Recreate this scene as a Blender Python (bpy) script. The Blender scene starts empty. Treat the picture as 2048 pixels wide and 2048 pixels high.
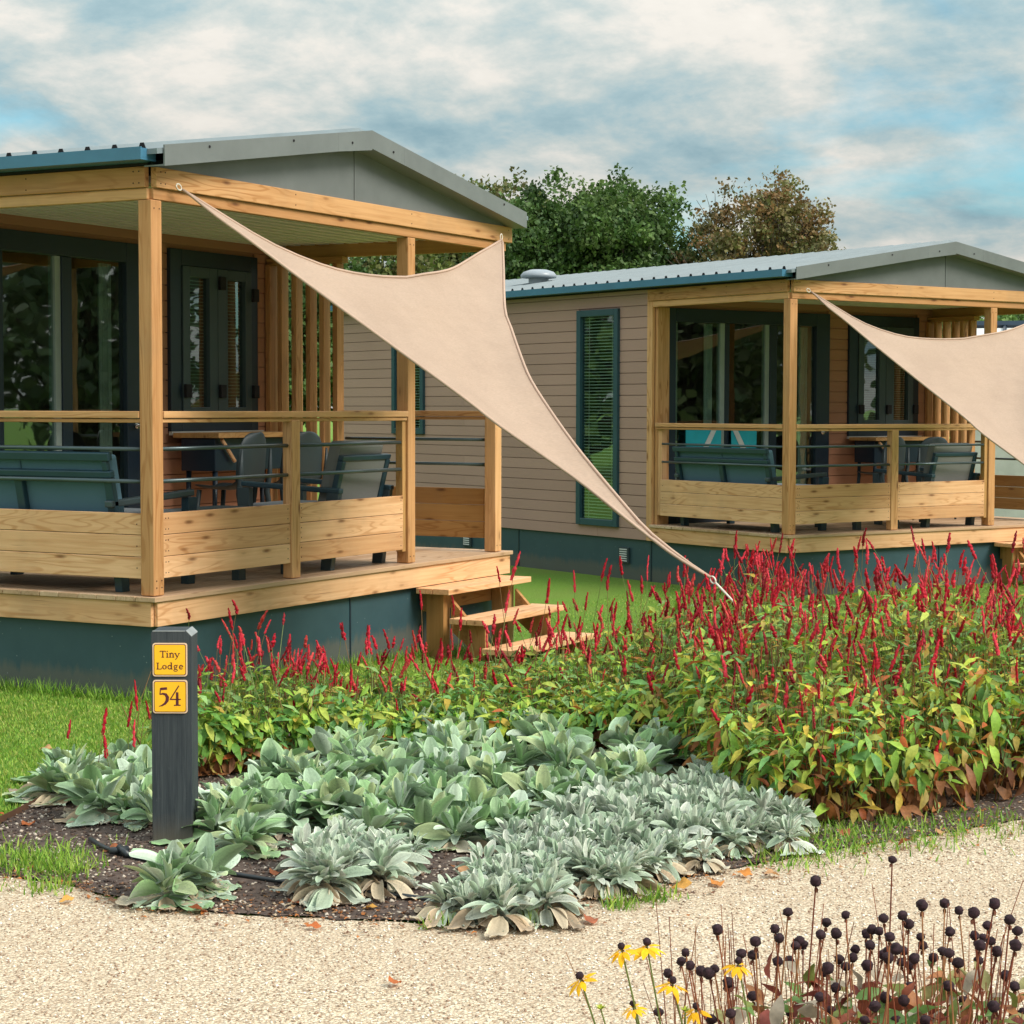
import bpy, math, random
import numpy as np
from mathutils import Vector, Matrix
random.seed(7); RNG = np.random.default_rng(11)
S = bpy.context.scene
C = S.collection
R = math.radians
# ------------------------------------------------------------------ camera
FPX, PITCH, ROLL, YAW = 3971.4, -0.0535, 0.0022, 1.0788
G0 = 0.60                                   # deck height above the ground
CAM = Vector((-8.9545, -7.1069, 1.0813 + G0))
_f = Vector((math.sin(YAW)*math.cos(PITCH), math.cos(YAW)*math.cos(PITCH), math.sin(PITCH)))
_r = Vector((math.cos(YAW), -math.sin(YAW), 0)); _u = _r.cross(_f)
_r2 = _r*math.cos(ROLL) + _u*math.sin(ROLL); _u2 = -_r*math.sin(ROLL) + _u*math.cos(ROLL)
cd = bpy.data.cameras.new('camera'); cam = bpy.data.objects.new('camera', cd); C.objects.link(cam)
cd.sensor_fit = 'HORIZONTAL'; cd.sensor_width = 36; cd.lens = 36*FPX/2048
cd.shift_y = 3.8/2048; cd.clip_start = .05; cd.clip_end = 2000
M = Matrix((( _r2.x, _u2.x, -_f.x, CAM.x), (_r2.y, _u2.y, -_f.y, CAM.y), (_r2.z, _u2.z, -_f.z, CAM.z), (0, 0, 0, 1)))
cam.matrix_world = M; S.camera = cam
S.render.resolution_x = S.render.resolution_y = 1024
# ------------------------------------------------------------------ world, sun, exposure
SUN_AZ = (-0.02, -1.0); SUN_EL = R(42)
S.view_settings.view_transform = 'Standard'; S.view_settings.look = 'None'
S.view_settings.exposure = 1.02; S.view_settings.gamma = 1
W = bpy.data.worlds.new('World'); S.world = W; W.use_nodes = True
nt = W.node_tree; N = nt.nodes; L = nt.links
for n in list(N): N.remove(n)
def nd(t, **k):
    n = N.new(t)
    for a, b in k.items(): setattr(n, a, b)
    return n
wo = nd('ShaderNodeOutputWorld'); bg = nd('ShaderNodeBackground'); bg.inputs[1].default_value = .088
sky = nd('ShaderNodeTexSky', sky_type='NISHITA', sun_disc=False)
sky.sun_elevation = SUN_EL; sky.sun_rotation = math.atan2(SUN_AZ[0], SUN_AZ[1]); sky.dust_density = .6; sky.ozone_density = 2.0
tc = nd('ShaderNodeTexCoord'); sep = nd('ShaderNodeSeparateXYZ'); L.new(tc.outputs['Generated'], sep.inputs[0])
def wmath(op, a, b=None):
    m = nd('ShaderNodeMath', operation=op)
    for i, v in enumerate((a, b)):
        if v is None: continue
        if isinstance(v, (int, float)): m.inputs[i].default_value = v
        else: L.new(v, m.inputs[i])
    return m.outputs[0]
zz = wmath('ADD', wmath('MAXIMUM', sep.outputs[2], 0), .30)
comb = nd('ShaderNodeCombineXYZ')
L.new(wmath('DIVIDE', sep.outputs[0], zz), comb.inputs[0]); L.new(wmath('DIVIDE', sep.outputs[1], zz), comb.inputs[1])
def wnoise(vec, sc, det, rough, off, dist=.0):
    mp = nd('ShaderNodeMapping'); mp.inputs['Location'].default_value = off; L.new(vec, mp.inputs[0])
    n = nd('ShaderNodeTexNoise'); n.inputs['Scale'].default_value = sc; n.inputs['Detail'].default_value = det
    n.inputs['Roughness'].default_value = rough; n.inputs['Distortion'].default_value = dist
    L.new(mp.outputs[0], n.inputs['Vector']); return n.outputs[0]
big = wnoise(comb.outputs[0], 1.9, 9, .54, (3.1, 1.7, 0), .15)
fine = wnoise(comb.outputs[0], 3.4, 9, .60, (7.3, 4.2, 2), .15)
def ramp(fac, pts):
    r = nd('ShaderNodeValToRGB'); L.new(fac, r.inputs[0]); e = r.color_ramp.elements
    while len(e) < len(pts): e.new(.5)
    for i, (p, c) in enumerate(pts): e[i].position = p; e[i].color = (*c, 1) if len(c) == 3 else c
    return r.outputs[0]
tiny = wnoise(comb.outputs[0], 9.0, 6, .62, (1.3, 9.2, 5), .1)
mask = ramp(big, [(.33, (.12, .12, .12)), (.47, (1, 1, 1))])
ccol = ramp(wmath('ADD', wmath('ADD', wmath('MULTIPLY', fine, .62), wmath('MULTIPLY', big, .30)), wmath('MULTIPLY', wmath('SUBTRACT', tiny, .16), .23)),
            [(.40, (.27, .42, .48)), (.47, (.38, .52, .56)), (.525, (.54, .61, .60)), (.60, (.80, .77, .71)), (.72, (.90, .86, .79))])
cs = nd('ShaderNodeVectorMath', operation='SCALE'); L.new(ccol, cs.inputs[0]); cs.inputs['Scale'].default_value = 6.6
tint = nd('ShaderNodeMix', data_type='RGBA', blend_type='MULTIPLY'); tint.inputs[0].default_value = 1
L.new(sky.outputs[0], tint.inputs[6]); tint.inputs[7].default_value = (.58, 1.0, .98, 1)
mix = nd('ShaderNodeMix', data_type='RGBA'); L.new(mask, mix.inputs[0]); L.new(tint.outputs[2], mix.inputs[6]); L.new(cs.outputs[0], mix.inputs[7])
elev = wmath('ADD', wmath('MULTIPLY', wmath('MAXIMUM', sep.outputs[2], 0), 1.7), .65)    # overcast: brighter towards the zenith
ev = nd('ShaderNodeVectorMath', operation='SCALE'); L.new(mix.outputs[2], ev.inputs[0]); L.new(elev, ev.inputs['Scale'])
L.new(ev.outputs[0], bg.inputs[0]); L.new(bg.outputs[0], wo.inputs[0])
sd = bpy.data.lights.new('sun', 'SUN'); sd.energy = 1.9; sd.angle = R(26); sd.color = (1, .95, .87)
so = bpy.data.objects.new('sun', sd); C.objects.link(so)
dv = Vector((SUN_AZ[0]*math.cos(SUN_EL), SUN_AZ[1]*math.cos(SUN_EL), math.sin(SUN_EL)))
so.rotation_euler = dv.to_track_quat('Z', 'Y').to_euler()
# ------------------------------------------------------------------ helpers: materials
MATS = {}
def mat(name, build):
    m = bpy.data.materials.new(name); m.use_nodes = True
    t = m.node_tree; 
    for n in list(t.nodes): t.nodes.remove(n)
    out = t.nodes.new('ShaderNodeOutputMaterial')
    class B: pass
    b = B(); b.t = t
    def node(ty, **k):
        n = t.nodes.new(ty)
        for a, v in k.items():
            if a.startswith('_'): n.inputs[a[1:].replace('_', ' ')].default_value = v
            else: setattr(n, a, v)
        return n
    b.n = node; b.l = lambda a, c: t.links.new(a, c); b.out = out
    def math_(op, *a):
        n = node('ShaderNodeMath', operation=op)
        for i, v in enumerate(a):
            if isinstance(v, (int, float)): n.inputs[i].default_value = v
            else: t.links.new(v, n.inputs[i])
        return n.outputs[0]
    b.m = math_
    def mixc(f, a, c, mode='MIX'):
        n = node('ShaderNodeMix', data_type='RGBA', blend_type=mode)
        for i, v in ((0, f), (6, a), (7, c)):
            if isinstance(v, (int, float)): n.inputs[i].default_value = v
            elif isinstance(v, tuple): n.inputs[i].default_value = (*v, 1)
            else: t.links.new(v, n.inputs[i])
        return n.outputs[2]
    b.mix = mixc
    def noise(vec, sc, det=3, ro=.5, dist=0, col=False):
        n = node('ShaderNodeTexNoise'); n.inputs['Scale'].default_value = sc; n.inputs['Detail'].default_value = det
        n.inputs['Roughness'].default_value = ro; n.inputs['Distortion'].default_value = dist
        if vec is not None: t.links.new(vec, n.inputs['Vector'])
        return n.outputs[1 if col else 0]
    b.noise = noise
    def rmp(f, pts):
        r = node('ShaderNodeValToRGB'); t.links.new(f, r.inputs[0]); e = r.color_ramp.elements
        while len(e) < len(pts): e.new(.5)
        for i, (p, c) in enumerate(pts): e[i].position = p; e[i].color = (*c, 1) if isinstance(c, tuple) else (c, c, c, 1)
        return r.outputs[0]
    b.ramp = rmp
    def mapping(vec, sc=(1, 1, 1), loc=(0, 0, 0)):
        n = node('ShaderNodeMapping'); n.inputs['Scale'].default_value = sc; n.inputs['Location'].default_value = loc
        t.links.new(vec, n.inputs[0]); return n.outputs[0]
    b.map = mapping
    def pbr(col, rough=.6, metal=0, bump=None, bstr=.2, bdist=.01, spec=.5, **k):
        p = node('ShaderNodeBsdfPrincipled'); p.inputs['Roughness'].default_value = rough if isinstance(rough, (int, float)) else .5
        if not isinstance(rough, (int, float)): t.links.new(rough, p.inputs['Roughness'])
        p.inputs['Metallic'].default_value = metal; p.inputs['Specular IOR Level'].default_value = spec
        if isinstance(col, tuple): p.inputs['Base Color'].default_value = (*col, 1)
        else: t.links.new(col, p.inputs['Base Color'])
        for a, v in k.items(): p.inputs[a.replace('_', ' ')].default_value = v
        if bump is not None:
            bn = node('ShaderNodeBump'); bn.inputs['Strength'].default_value = bstr; bn.inputs['Distance'].default_value = bdist
            t.links.new(bump, bn.inputs['Height']); t.links.new(bn.outputs[0], p.inputs['Normal'])
        return p
    b.pbr = pbr
    b.obj = lambda: node('ShaderNodeTexCoord').outputs['Object']
    b.attr = lambda a: node('ShaderNodeAttribute', attribute_name=a)
    build(b); MATS[name] = m; return m
def wood(name, light, dark, knot, sat=1.0):
    def f(b):
        gc = b.attr('gc').outputs['Vector']; tone = b.attr('tone').outputs['Fac']
        streak = b.noise(b.map(gc, (1.2, 45, 45)), 1.0, 5, .6)
        low = b.noise(b.map(gc, (.9, 9, 9)), 1.0, 2, .4, .3)
        ring = b.m('SINE', b.m('MULTIPLY', low, 75.0))
        ring = b.ramp(ring, [(.35, 0.0), (.95, 1.0)])
        area = b.ramp(b.noise(b.map(gc, (1.1, 4, 4), (5, 3, 1)), 1.0, 1), [(.42, 0.0), (.6, 1.0)])
        c = b.mix(b.ramp(streak, [(.35, 0.0), (.7, 1.0)]), light, tuple(.5*(x+y) for x, y in zip(light, dark)))
        c = b.mix(b.m('MULTIPLY', b.m('MULTIPLY', ring, area), .65), c, dark)
        v = b.n('ShaderNodeTexVoronoi', feature='F1'); v.inputs['Scale'].default_value = 1.0
        b.l(b.map(gc, (3.0, 11, 11), (.3, .5, .5)), v.inputs['Vector'])
        kn = b.ramp(v.outputs['Distance'], [(.05, 1.0), (.17, 0.0)])
        halo = b.ramp(v.outputs['Distance'], [(.08, 1.0), (.36, 0.0)])
        c = b.mix(b.m('MULTIPLY', halo, .35), c, dark); c = b.mix(b.m('MULTIPLY', kn, .85), c, knot)
        hue = b.ramp(tone, [(0.0, (.80, .70, .60)), (.5, (1.0, .96, .90)), (1.0, (1.12, 1.12, 1.12))])
        c = b.mix(1.0, c, hue, 'MULTIPLY')
        crack = b.ramp(b.noise(b.map(gc, (1.6, 90, 90), (9, 2, 4)), 1.0, 3, .5), [(.70, 0.0), (.74, 1.0)]); c = b.mix(b.m('MULTIPLY', crack, .7), c, knot)
        dirt = b.noise(b.obj(), 1.7, 4, .6)
        c = b.mix(b.ramp(dirt, [(.52, 0.0), (.8, .35)]), c, (.22, .16, .10))
        p = b.pbr(c, .62, bump=b.m('ADD', streak, b.m('MULTIPLY', kn, -.6)), bstr=.35, bdist=.004, spec=.3)
        b.l(p.outputs[0], b.out.inputs[0])
    return mat(name, f)
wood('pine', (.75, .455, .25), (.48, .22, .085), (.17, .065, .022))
wood('pine_dark_and_shaded', (.50, .285, .105), (.33, .15, .045), (.13, .05, .018))  # darker pine; also carries the shade painted on the far rail panel
wood('pine_warm', (.66, .38, .18), (.38, .165, .05), (.14, .05, .018))
wood('decking', (.62, .45, .31), (.42, .26, .15), (.14, .07, .03))
def metal(name, col, rough=.4, sc=60, amt=.12, met=0.0, spec=.5):
    def f(b):
        n = b.noise(b.obj(), 3.0, 5, .6); n2 = b.noise(b.obj(), sc, 2)
        c = b.mix(b.ramp(n, [(.3, 0.0), (.7, 1.0)]), tuple(x*(1-amt) for x in col), tuple(x*(1+amt) for x in col))
        p = b.pbr(c, rough, met, bump=n2, bstr=.08, bdist=.002, spec=spec); b.l(p.outputs[0], b.out.inputs[0])
    return mat(name, f)
metal('anthracite', (.010, .022, .038), .35)
metal('frame_grey', (.040, .062, .070), .4)
metal('gutter_sky_blue', (.055, .175, .275), .35)  # sky reflection on the gutters put into the base colour
metal('barge_grey', (.185, .20, .195), .38, met=.2)
metal('gable_grey', (.185, .195, .190), .33, met=.25)
def skirtf(b):
    o = b.obj(); sp = b.n('ShaderNodeSeparateXYZ'); b.l(o, sp.inputs[0]); n = b.noise(o, 4, 6, .65); n2 = b.noise(b.map(o, (14, 14, 2.5)), 1.0, 5, .7)
    c = b.mix(b.ramp(n, [(.3, 0.0), (.7, 1.0)]), (.026, .064, .078), (.036, .080, .094))
    mud = b.m('MULTIPLY', b.ramp(b.m('ADD', sp.outputs[2], b.m('MULTIPLY', n2, -.22)), [(-.02, 1.0), (.06, 0.0)]), .4); c = b.mix(mud, c, (.17, .13, .085))
    fl = b.n('ShaderNodeTexVoronoi', feature='F1'); fl.inputs['Scale'].default_value = 16; b.l(o, fl.inputs['Vector'])
    c = b.mix(b.m('MULTIPLY', b.ramp(fl.outputs['Distance'], [(.03, 1.0), (.07, 0.0)]), .55), c, (.35, .40, .38))
    p = b.pbr(c, .5, bump=n2, bstr=.12, bdist=.004); b.l(p.outputs[0], b.out.inputs[0])
mat('skirting', skirtf)
metal('roof_sheet', (.17, .21, .225), .55)
metal('black_hole', (.012, .010, .012), .9)
metal('rail_metal', (.075, .105, .112), .30, met=.4)
metal('sofa_frame', (.018, .050, .068), .45)
metal('white_trim', (.62, .64, .62), .5)
metal('sill_white', (.45, .45, .42), .5)
metal('vent_dark', (.03, .05, .055), .6)
metal('chrome', (.7, .7, .7), .15, met=1.0)
metal('hose_black', (.020, .026, .030), .4)
def postf(b):
    o = b.obj(); g_ = b.noise(b.map(o, (70, 70, 3)), 1.0, 5, .7); n = b.noise(o, 12, 5, .7); sp = b.n('ShaderNodeSeparateXYZ'); b.l(o, sp.inputs[0])
    c = b.mix(b.ramp(g_, [(.4, 0.0), (.75, 1.0)]), (.020, .028, .034), (.055, .066, .070)); c = b.mix(b.ramp(n, [(.60, 0.0), (.74, .5)]), c, (.10, .11, .105))
    c = b.mix(b.ramp(b.m('ADD', sp.outputs[2], b.m('MULTIPLY', n, .1)), [(.05, .55), (.17, 0.0)]), c, (.13, .09, .06))
    p = b.pbr(c, .7, bump=g_, bstr=.5, bdist=.004); b.l(p.outputs[0], b.out.inputs[0])
mat('post_black', postf)
metal('sign_yellow', (.98, .50, .010), .45, 60, .03)
metal('sign_border', (.78, .55, .36), .5)
metal('sign_ink', (.085, .008, .018), .6)
metal('sail_hem', (.46, .32, .24), .9)
metal('worn_edge', (.26, .28, .28), .7, 90, .4)
metal('rope_white', (.72, .66, .56), .8)
metal('shell_grey', (.030, .045, .050), .55)
metal('rusty_steel', (.10, .045, .022), .85, 60, .4)
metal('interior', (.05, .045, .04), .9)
metal('curtain', (.62, .66, .60), .9)
metal('plastic_vent', (.28, .31, .34), .35)
metal('stile_pale', (.30, .36, .33), .5)
metal('turquoise', (.02, .42, .50), .8)
metal('cushion_grey', (.24, .26, .28), .9)
metal('far_wall', (.50, .50, .47), .7)
def siding(name, c0):
    def f(b):
        gc = b.attr('gc').outputs['Vector']; tone = b.attr('tone').outputs['Fac']
        n = b.noise(b.map(gc, (6, 60, 60)), 1.0, 4, .65); n1 = b.noise(b.obj(), 1.2, 4, .6)
        c = b.mix(n1, tuple(x*.92 for x in c0), tuple(x*1.08 for x in c0))
        c = b.mix(1.0, c, b.ramp(tone, [(0.0, .93), (1.0, 1.05)]), 'MULTIPLY')
        p = b.pbr(c, .75, bump=n, bstr=.3, bdist=.003, spec=.25); b.l(p.outputs[0], b.out.inputs[0])
    return mat(name, f)
siding('siding', (.42, .262, .215))
siding('siding_bounce_warm', (.42, .20, .12))  # same siding, with the porch's warm bounce light put into its colour
siding('ceiling', (.70, .66, .60))
def glassf(b):
    fr = b.n('ShaderNodeFresnel'); fr.inputs[0].default_value = 2.7
    tr = b.n('ShaderNodeBsdfTransparent'); tr.inputs[0].default_value = (.72, .80, .77, 1)
    gl = b.n('ShaderNodeBsdfGlossy'); gl.inputs['Roughness'].default_value = .015; gl.inputs[0].default_value = (.85, .95, .93, 1)
    bn = b.n('ShaderNodeBump'); bn.inputs['Strength'].default_value = .05; bn.inputs['Distance'].default_value = .02
    b.l(b.noise(b.obj(), 2.6, 1), bn.inputs['Height']); b.l(bn.outputs[0], gl.inputs['Normal']); 
    mx = b.n('ShaderNodeMixShader'); b.l(b.m('MULTIPLY', fr.outputs[0], b.m('SUBTRACT', 1.0, b.n('ShaderNodeNewGeometry').outputs['Backfacing'])), mx.inputs[0]); b.l(tr.outputs[0], mx.inputs[1]); b.l(gl.outputs[0], mx.inputs[2])
    b.l(mx.outputs[0], b.out.inputs[0])
mat('glass', glassf)
def fabric(name, col, trans, sc=260):
    def f(b):
        o = b.obj(); n = b.noise(b.map(o, (1, 1, 1)), 5, 4, .6)
        w = b.noise(o, sc, 2)
        c = b.mix(n, tuple(x*.93 for x in col), tuple(x*1.05 for x in col))
        p = b.pbr(c, .9, bump=w, bstr=.25, bdist=.002, spec=.1)
        t = b.n('ShaderNodeBsdfTranslucent'); b.l(c, t.inputs[0]); mx = b.n('ShaderNodeMixShader'); mx.inputs[0].default_value = trans
        b.l(p.outputs[0], mx.inputs[1]); b.l(t.outputs[0], mx.inputs[2]); b.l(mx.outputs[0], b.out.inputs[0])
    return mat(name, f)
def sailf(b):
    o = b.obj(); n = b.noise(o, 2.2, 5, .65); w = b.noise(b.map(o, (40, 40, 340)), 1.0, 2); st = b.noise(b.map(o, (3, 3, 26)), 1.0, 4, .6)
    c = b.mix(b.ramp(n, [(.3, 0.0), (.75, 1.0)]), (.57, .425, .325), (.49, .36, .275)); c = b.mix(b.m('MULTIPLY', b.ramp(st, [(.45, 0.0), (.75, 1.0)]), .22), c, (.47, .34, .25))
    c = b.mix(1.0, c, b.ramp(w, [(.3, .93), (.7, 1.05)]), 'MULTIPLY')
    p = b.pbr(c, .9, bump=b.m('ADD', w, b.m('MULTIPLY', st, 1.5)), bstr=.25, bdist=.006, spec=.1)
    t = b.n('ShaderNodeBsdfTranslucent'); b.l(c, t.inputs[0]); mx = b.n('ShaderNodeMixShader'); mx.inputs[0].default_value = .28
    b.l(p.outputs[0], mx.inputs[1]); b.l(t.outputs[0], mx.inputs[2]); b.l(mx.outputs[0], b.out.inputs[0])
mat('sailcloth', sailf)
fabric('sofa_mesh', (.10, .185, .235), .05)
fabric('chair_mesh', (.20, .205, .19), .05)
def leafm(name, trans=.3, rough=.55, sheen=0.0, nsc=60, amp=.25, spots=None):
    def f(b):
        c = b.attr('col').outputs['Color']; n = b.noise(b.obj(), nsc, 3, .6)
        c = b.mix(1.0, c, b.ramp(n, [(.25, 1-amp), (.75, 1+amp)]), 'MULTIPLY')
        if spots:
            s = b.ramp(b.noise(b.obj(), 170, 2, .7), [(.54, 0.0), (.62, .55)])
            s = b.m('MULTIPLY', s, b.ramp(b.noise(b.obj(), 9, 1), [(.5, 0.0), (.62, 1.0)])); c = b.mix(s, c, spots)
        p = b.pbr(c, rough, bump=n, bstr=.3, bdist=.003, spec=.3)
        p.inputs['Sheen Weight'].default_value = sheen; p.inputs['Sheen Roughness'].default_value = .4
        t = b.n('ShaderNodeBsdfTranslucent'); b.l(c, t.inputs[0]); mx = b.n('ShaderNodeMixShader'); mx.inputs[0].default_value = trans
        b.l(p.outputs[0], mx.inputs[1]); b.l(t.outputs[0], mx.inputs[2]); b.l(mx.outputs[0], b.out.inputs[0])
    return mat(name, f)
leafm('leaf'); leafm('woolly_leaf', .12, .85, .35, 130, .14, (.10, .13, .10)); leafm('petal', .2, .6); leafm('grass_blade', .35, .5, 0, 5, .15)
leafm('tree_leaf', .3, .6, 0, .6, .25); leafm('seedhead', .0, .8, 0, 300, .3)
def barkf(b):
    n = b.noise(b.map(b.obj(), (6, 6, 1.2)), 3, 5, .65)
    p = b.pbr(b.ramp(n, [(.3, (.05, .035, .025)), (.7, (.14, .11, .085))]), .9, bump=n, bstr=.6, bdist=.03); b.l(p.outputs[0], b.out.inputs[0])
mat('bark', barkf)
def gravelf(b):
    o = b.obj()
    v = b.n('ShaderNodeTexVoronoi', feature='F1'); v.inputs['Scale'].default_value = 95; b.l(o, v.inputs['Vector'])
    v2 = b.n('ShaderNodeTexVoronoi', feature='F1'); v2.inputs['Scale'].default_value = 210; b.l(o, v2.inputs['Vector'])
    sp = b.n('ShaderNodeSeparateColor'); b.l(v.outputs['Color'], sp.inputs[0])
    c = b.ramp(sp.outputs[0], [(0, (.30, .20, .13)), (.16, (.47, .35, .25)), (.4, (.70, .57, .41)), (.75, (.84, .74, .58)), (1, (.95, .89, .76))])
    sp2 = b.n('ShaderNodeSeparateColor'); b.l(v2.outputs['Color'], sp2.inputs[0])
    c2 = b.ramp(sp2.outputs[0], [(0, (.26, .15, .09)), (.2, (.52, .40, .28)), (.55, (.72, .62, .48)), (1, (.86, .80, .69))])
    c = b.mix(1.0, b.mix(.45, c, c2), (.96, .92, .85), 'MULTIPLY')
    gap = b.ramp(v.outputs['Distance'], [(.42, 0.0), (.72, 1.0)])
    c = b.mix(b.m('MULTIPLY', gap, .6), c, (.20, .13, .085))
    lo = b.noise(b.map(o, (1.0, .55, 1)), 1.1, 5, .65); c = b.mix(b.ramp(lo, [(.42, 0.0), (.72, .5)]), c, (.47, .35, .24)); l2 = b.noise(o, 7, 4, .7); c = b.mix(b.ramp(l2, [(.5, 0.0), (.75, .28)]), c, (.40, .29, .20))
    h = b.m('SUBTRACT', 1.0, v.outputs['Distance'])
    p = b.pbr(c, .8, bump=b.m('ADD', h, b.m('MULTIPLY', b.m('SUBTRACT', 1.0, v2.outputs['Distance']), .4)), bstr=.75, bdist=.008, spec=.25); b.l(p.outputs[0], b.out.inputs[0])
mat('gravel', gravelf)
def soilf(b):
    o = b.obj(); n = b.noise(o, 26, 6, .7)
    v = b.n('ShaderNodeTexVoronoi', feature='F1'); v.inputs['Scale'].default_value = 70; b.l(o, v.inputs['Vector'])
    sp = b.n('ShaderNodeSeparateColor'); b.l(v.outputs['Color'], sp.inputs[0])
    st = b.m('MULTIPLY', b.ramp(sp.outputs[0], [(.80, 0.0), (.84, 1.0)]), b.ramp(v.outputs['Distance'], [(.30, 1.0), (.42, 0.0)]))
    c = b.ramp(n, [(.3, (.030, .018, .014)), (.5, (.085, .055, .042)), (.75, (.17, .115, .085))])
    c = b.mix(st, c, (.62, .52, .42))
    p = b.pbr(c, .9, bump=b.m('ADD', n, st), bstr=.9, bdist=.02); b.l(p.outputs[0], b.out.inputs[0])
mat('soil', soilf)
def lawnf(b):
    o = b.obj(); n = b.noise(b.map(o, (1, 1, 1)), 60, 5, .7); n2 = b.noise(o, .5, 4, .6)
    c = b.ramp(n, [(.3, (.06, .14, .012)), (.55, (.15, .29, .03)), (.8, (.27, .37, .07))])
    c = b.mix(b.ramp(n2, [(.4, 0.0), (.7, .5)]), c, (.19, .21, .05))
    p = b.pbr(c, .8, bump=n, bstr=.8, bdist=.03, spec=.2); b.l(p.outputs[0], b.out.inputs[0])
mat('lawn', lawnf)
# ------------------------------------------------------------------ helpers: objects
def tag(o, label=None, cat=None, group=None, kind=None):
    if label: o['label'] = label
    if cat: o['category'] = cat
    if group: o['group'] = group
    if kind: o['kind'] = kind
    return o
def empty(name, loc=(0, 0, 0), rz=0):
    o = bpy.data.objects.new(name, None); C.objects.link(o); o.location = loc; o.rotation_euler = (0, 0, rz); o.empty_display_size = .1
    return o
class MB:
    def __init__(s): s.v = []; s.f = []; s.g = []; s.t = []
    def add(s, vs, fs, gs=None, tone=None):
        k = len(s.v); s.v += [tuple(v) for v in vs]; s.f += [tuple(i+k for i in f) for f in fs]
        s.g += gs if gs else [tuple(v) for v in vs]; s.t += [random.random() if tone is None else tone]*len(vs)
        return s
    def box(s, x0, x1, y0, y1, z0, z1, mtx=None, tone=None, grain=None):
        d = (x1-x0, y1-y0, z1-z0); ax = grain if grain is not None else max(range(3), key=lambda i: abs(d[i])); o = [random.uniform(-40, 40) for _ in range(3)]
        vs = [(x, y, z) for x in (x0, x1) for y in (y0, y1) for z in (z0, z1)]
        od = [ax]+[i for i in range(3) if i != ax]
        gs = [tuple(v[od[i]]-(x0, y0, z0)[od[i]]+o[i] for i in range(3)) for v in vs]
        if mtx is not None: vs = [mtx @ Vector(v) for v in vs]
        return s.add(vs, [(0, 1, 3, 2), (4, 6, 7, 5), (0, 4, 5, 1), (2, 3, 7, 6), (0, 2, 6, 4), (1, 5, 7, 3)], gs, tone)
    def tube(s, pts, rad, n=8, caps=True):
        pts = [Vector(p) for p in pts]; rr = rad if isinstance(rad, (list, tuple)) else [rad]*len(pts)
        vs = []; up = Vector((0, 0, 1))
        t0 = (pts[1]-pts[0]).normalized(); a = t0.cross(up) if abs(t0.z) < .95 else t0.cross(Vector((1, 0, 0))); a.normalize()
        for i, p in enumerate(pts):
            t = (pts[min(i+1, len(pts)-1)]-pts[max(i-1, 0)]).normalized(); a = (a-t*a.dot(t)).normalized(); bb = t.cross(a)
            for j in range(n):
                q = 2*math.pi*j/n; vs.append(p+(a*math.cos(q)+bb*math.sin(q))*rr[i])
        fs = [(i*n+j, i*n+(j+1) % n, (i+1)*n+(j+1) % n, (i+1)*n+j) for i in range(len(pts)-1) for j in range(n)]
        if caps: fs += [tuple(range(n))[::-1], tuple((len(pts)-1)*n+j for j in range(n))]
        return s.add(vs, fs)
    def prism(s, poly, y0, y1, axis='y'):
        n = len(poly)
        def P(a, c, d): return (a, d, c) if axis == 'y' else ((d, a, c) if axis == 'x' else (a, c, d))
        vs = [P(a, c, y0) for a, c in poly]+[P(a, c, y1) for a, c in poly]
        fs = [tuple(range(n)), tuple(range(n, 2*n))[::-1]]+[(i, i+n, (i+1) % n+n, (i+1) % n) for i in range(n)]
        return s.add(vs, fs)
    def build(s, name, m, parent=None, smooth=False, bevel=0):
        me = bpy.data.meshes.new(name); me.from_pydata(s.v, [], s.f); me.materials.append(MATS[m])
        a = me.attributes.new('gc', 'FLOAT_VECTOR', 'POINT'); a.data.foreach_set('vector', np.array(s.g, np.float32).ravel())
        a = me.attributes.new('tone', 'FLOAT', 'POINT'); a.data.foreach_set('value', np.array(s.t, np.float32))
        import bmesh
        bm = bmesh.new(); bm.from_mesh(me); bmesh.ops.recalc_face_normals(bm, faces=bm.faces); bm.to_mesh(me); bm.free()
        if smooth: me.shade_smooth()
        o = bpy.data.objects.new(name, me); C.objects.link(o); o.parent = parent
        if bevel:
            q = o.modifiers.new('bevel', 'BEVEL'); q.width = bevel; q.segments = 2; q.limit_method = 'ANGLE'
        return o
def copy_tree(o, parent=None):
    c = o.copy(); C.objects.link(c); c.parent = parent
    for k in [x for x in o.children]: copy_tree(k, c)
    return c
# ------------------------------------------------------------------ ground, lawn, gravel, beds
def gz(x, y): 
    t = min(1, max(0, (x-.8)/4.0)); return -.13*(t*t*(3-2*t))
xs = sorted(set([-300, -100, -40]+[round(-20+.75*i, 3) for i in range(70)]+[40, 60, 90, 150, 300, 600, 1200]))
ys = sorted(set([-1200, -500, -150, -60]+[round(-30+1.5*i, 3) for i in range(50)]+[60, 90, 150, 300, 600, 1200]))
g = MB(); vs = [(x, y, gz(x, y)) for x in xs for y in ys]; ny = len(ys)
g.add(vs, [(i*ny+j, (i+1)*ny+j, (i+1)*ny+j+1, i*ny+j+1) for i in range(len(xs)-1) for j in range(ny-1)])
tag(g.build('ground', 'lawn', smooth=True), kind='structure')
def sheet(name, poly, z, m, smoothn=0, jag=0.0):
    pts = []
    n = len(poly)
    for i in range(n):
        a = Vector(poly[i]); b = Vector(poly[(i+1) % n]); k = max(1, int((b-a).length/.07)) if jag and (b-a).length < 3 else 1
        for j in range(k):
            p = a.lerp(b, j/k)
            if jag: p = p+Vector((random.uniform(-jag, jag), random.uniform(-jag, jag)))
            pts.append((p.x, p.y, z))
    q = MB(); q.add(pts, [tuple(range(len(pts)))]); return tag(q.build(name, m), kind='structure')
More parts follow.
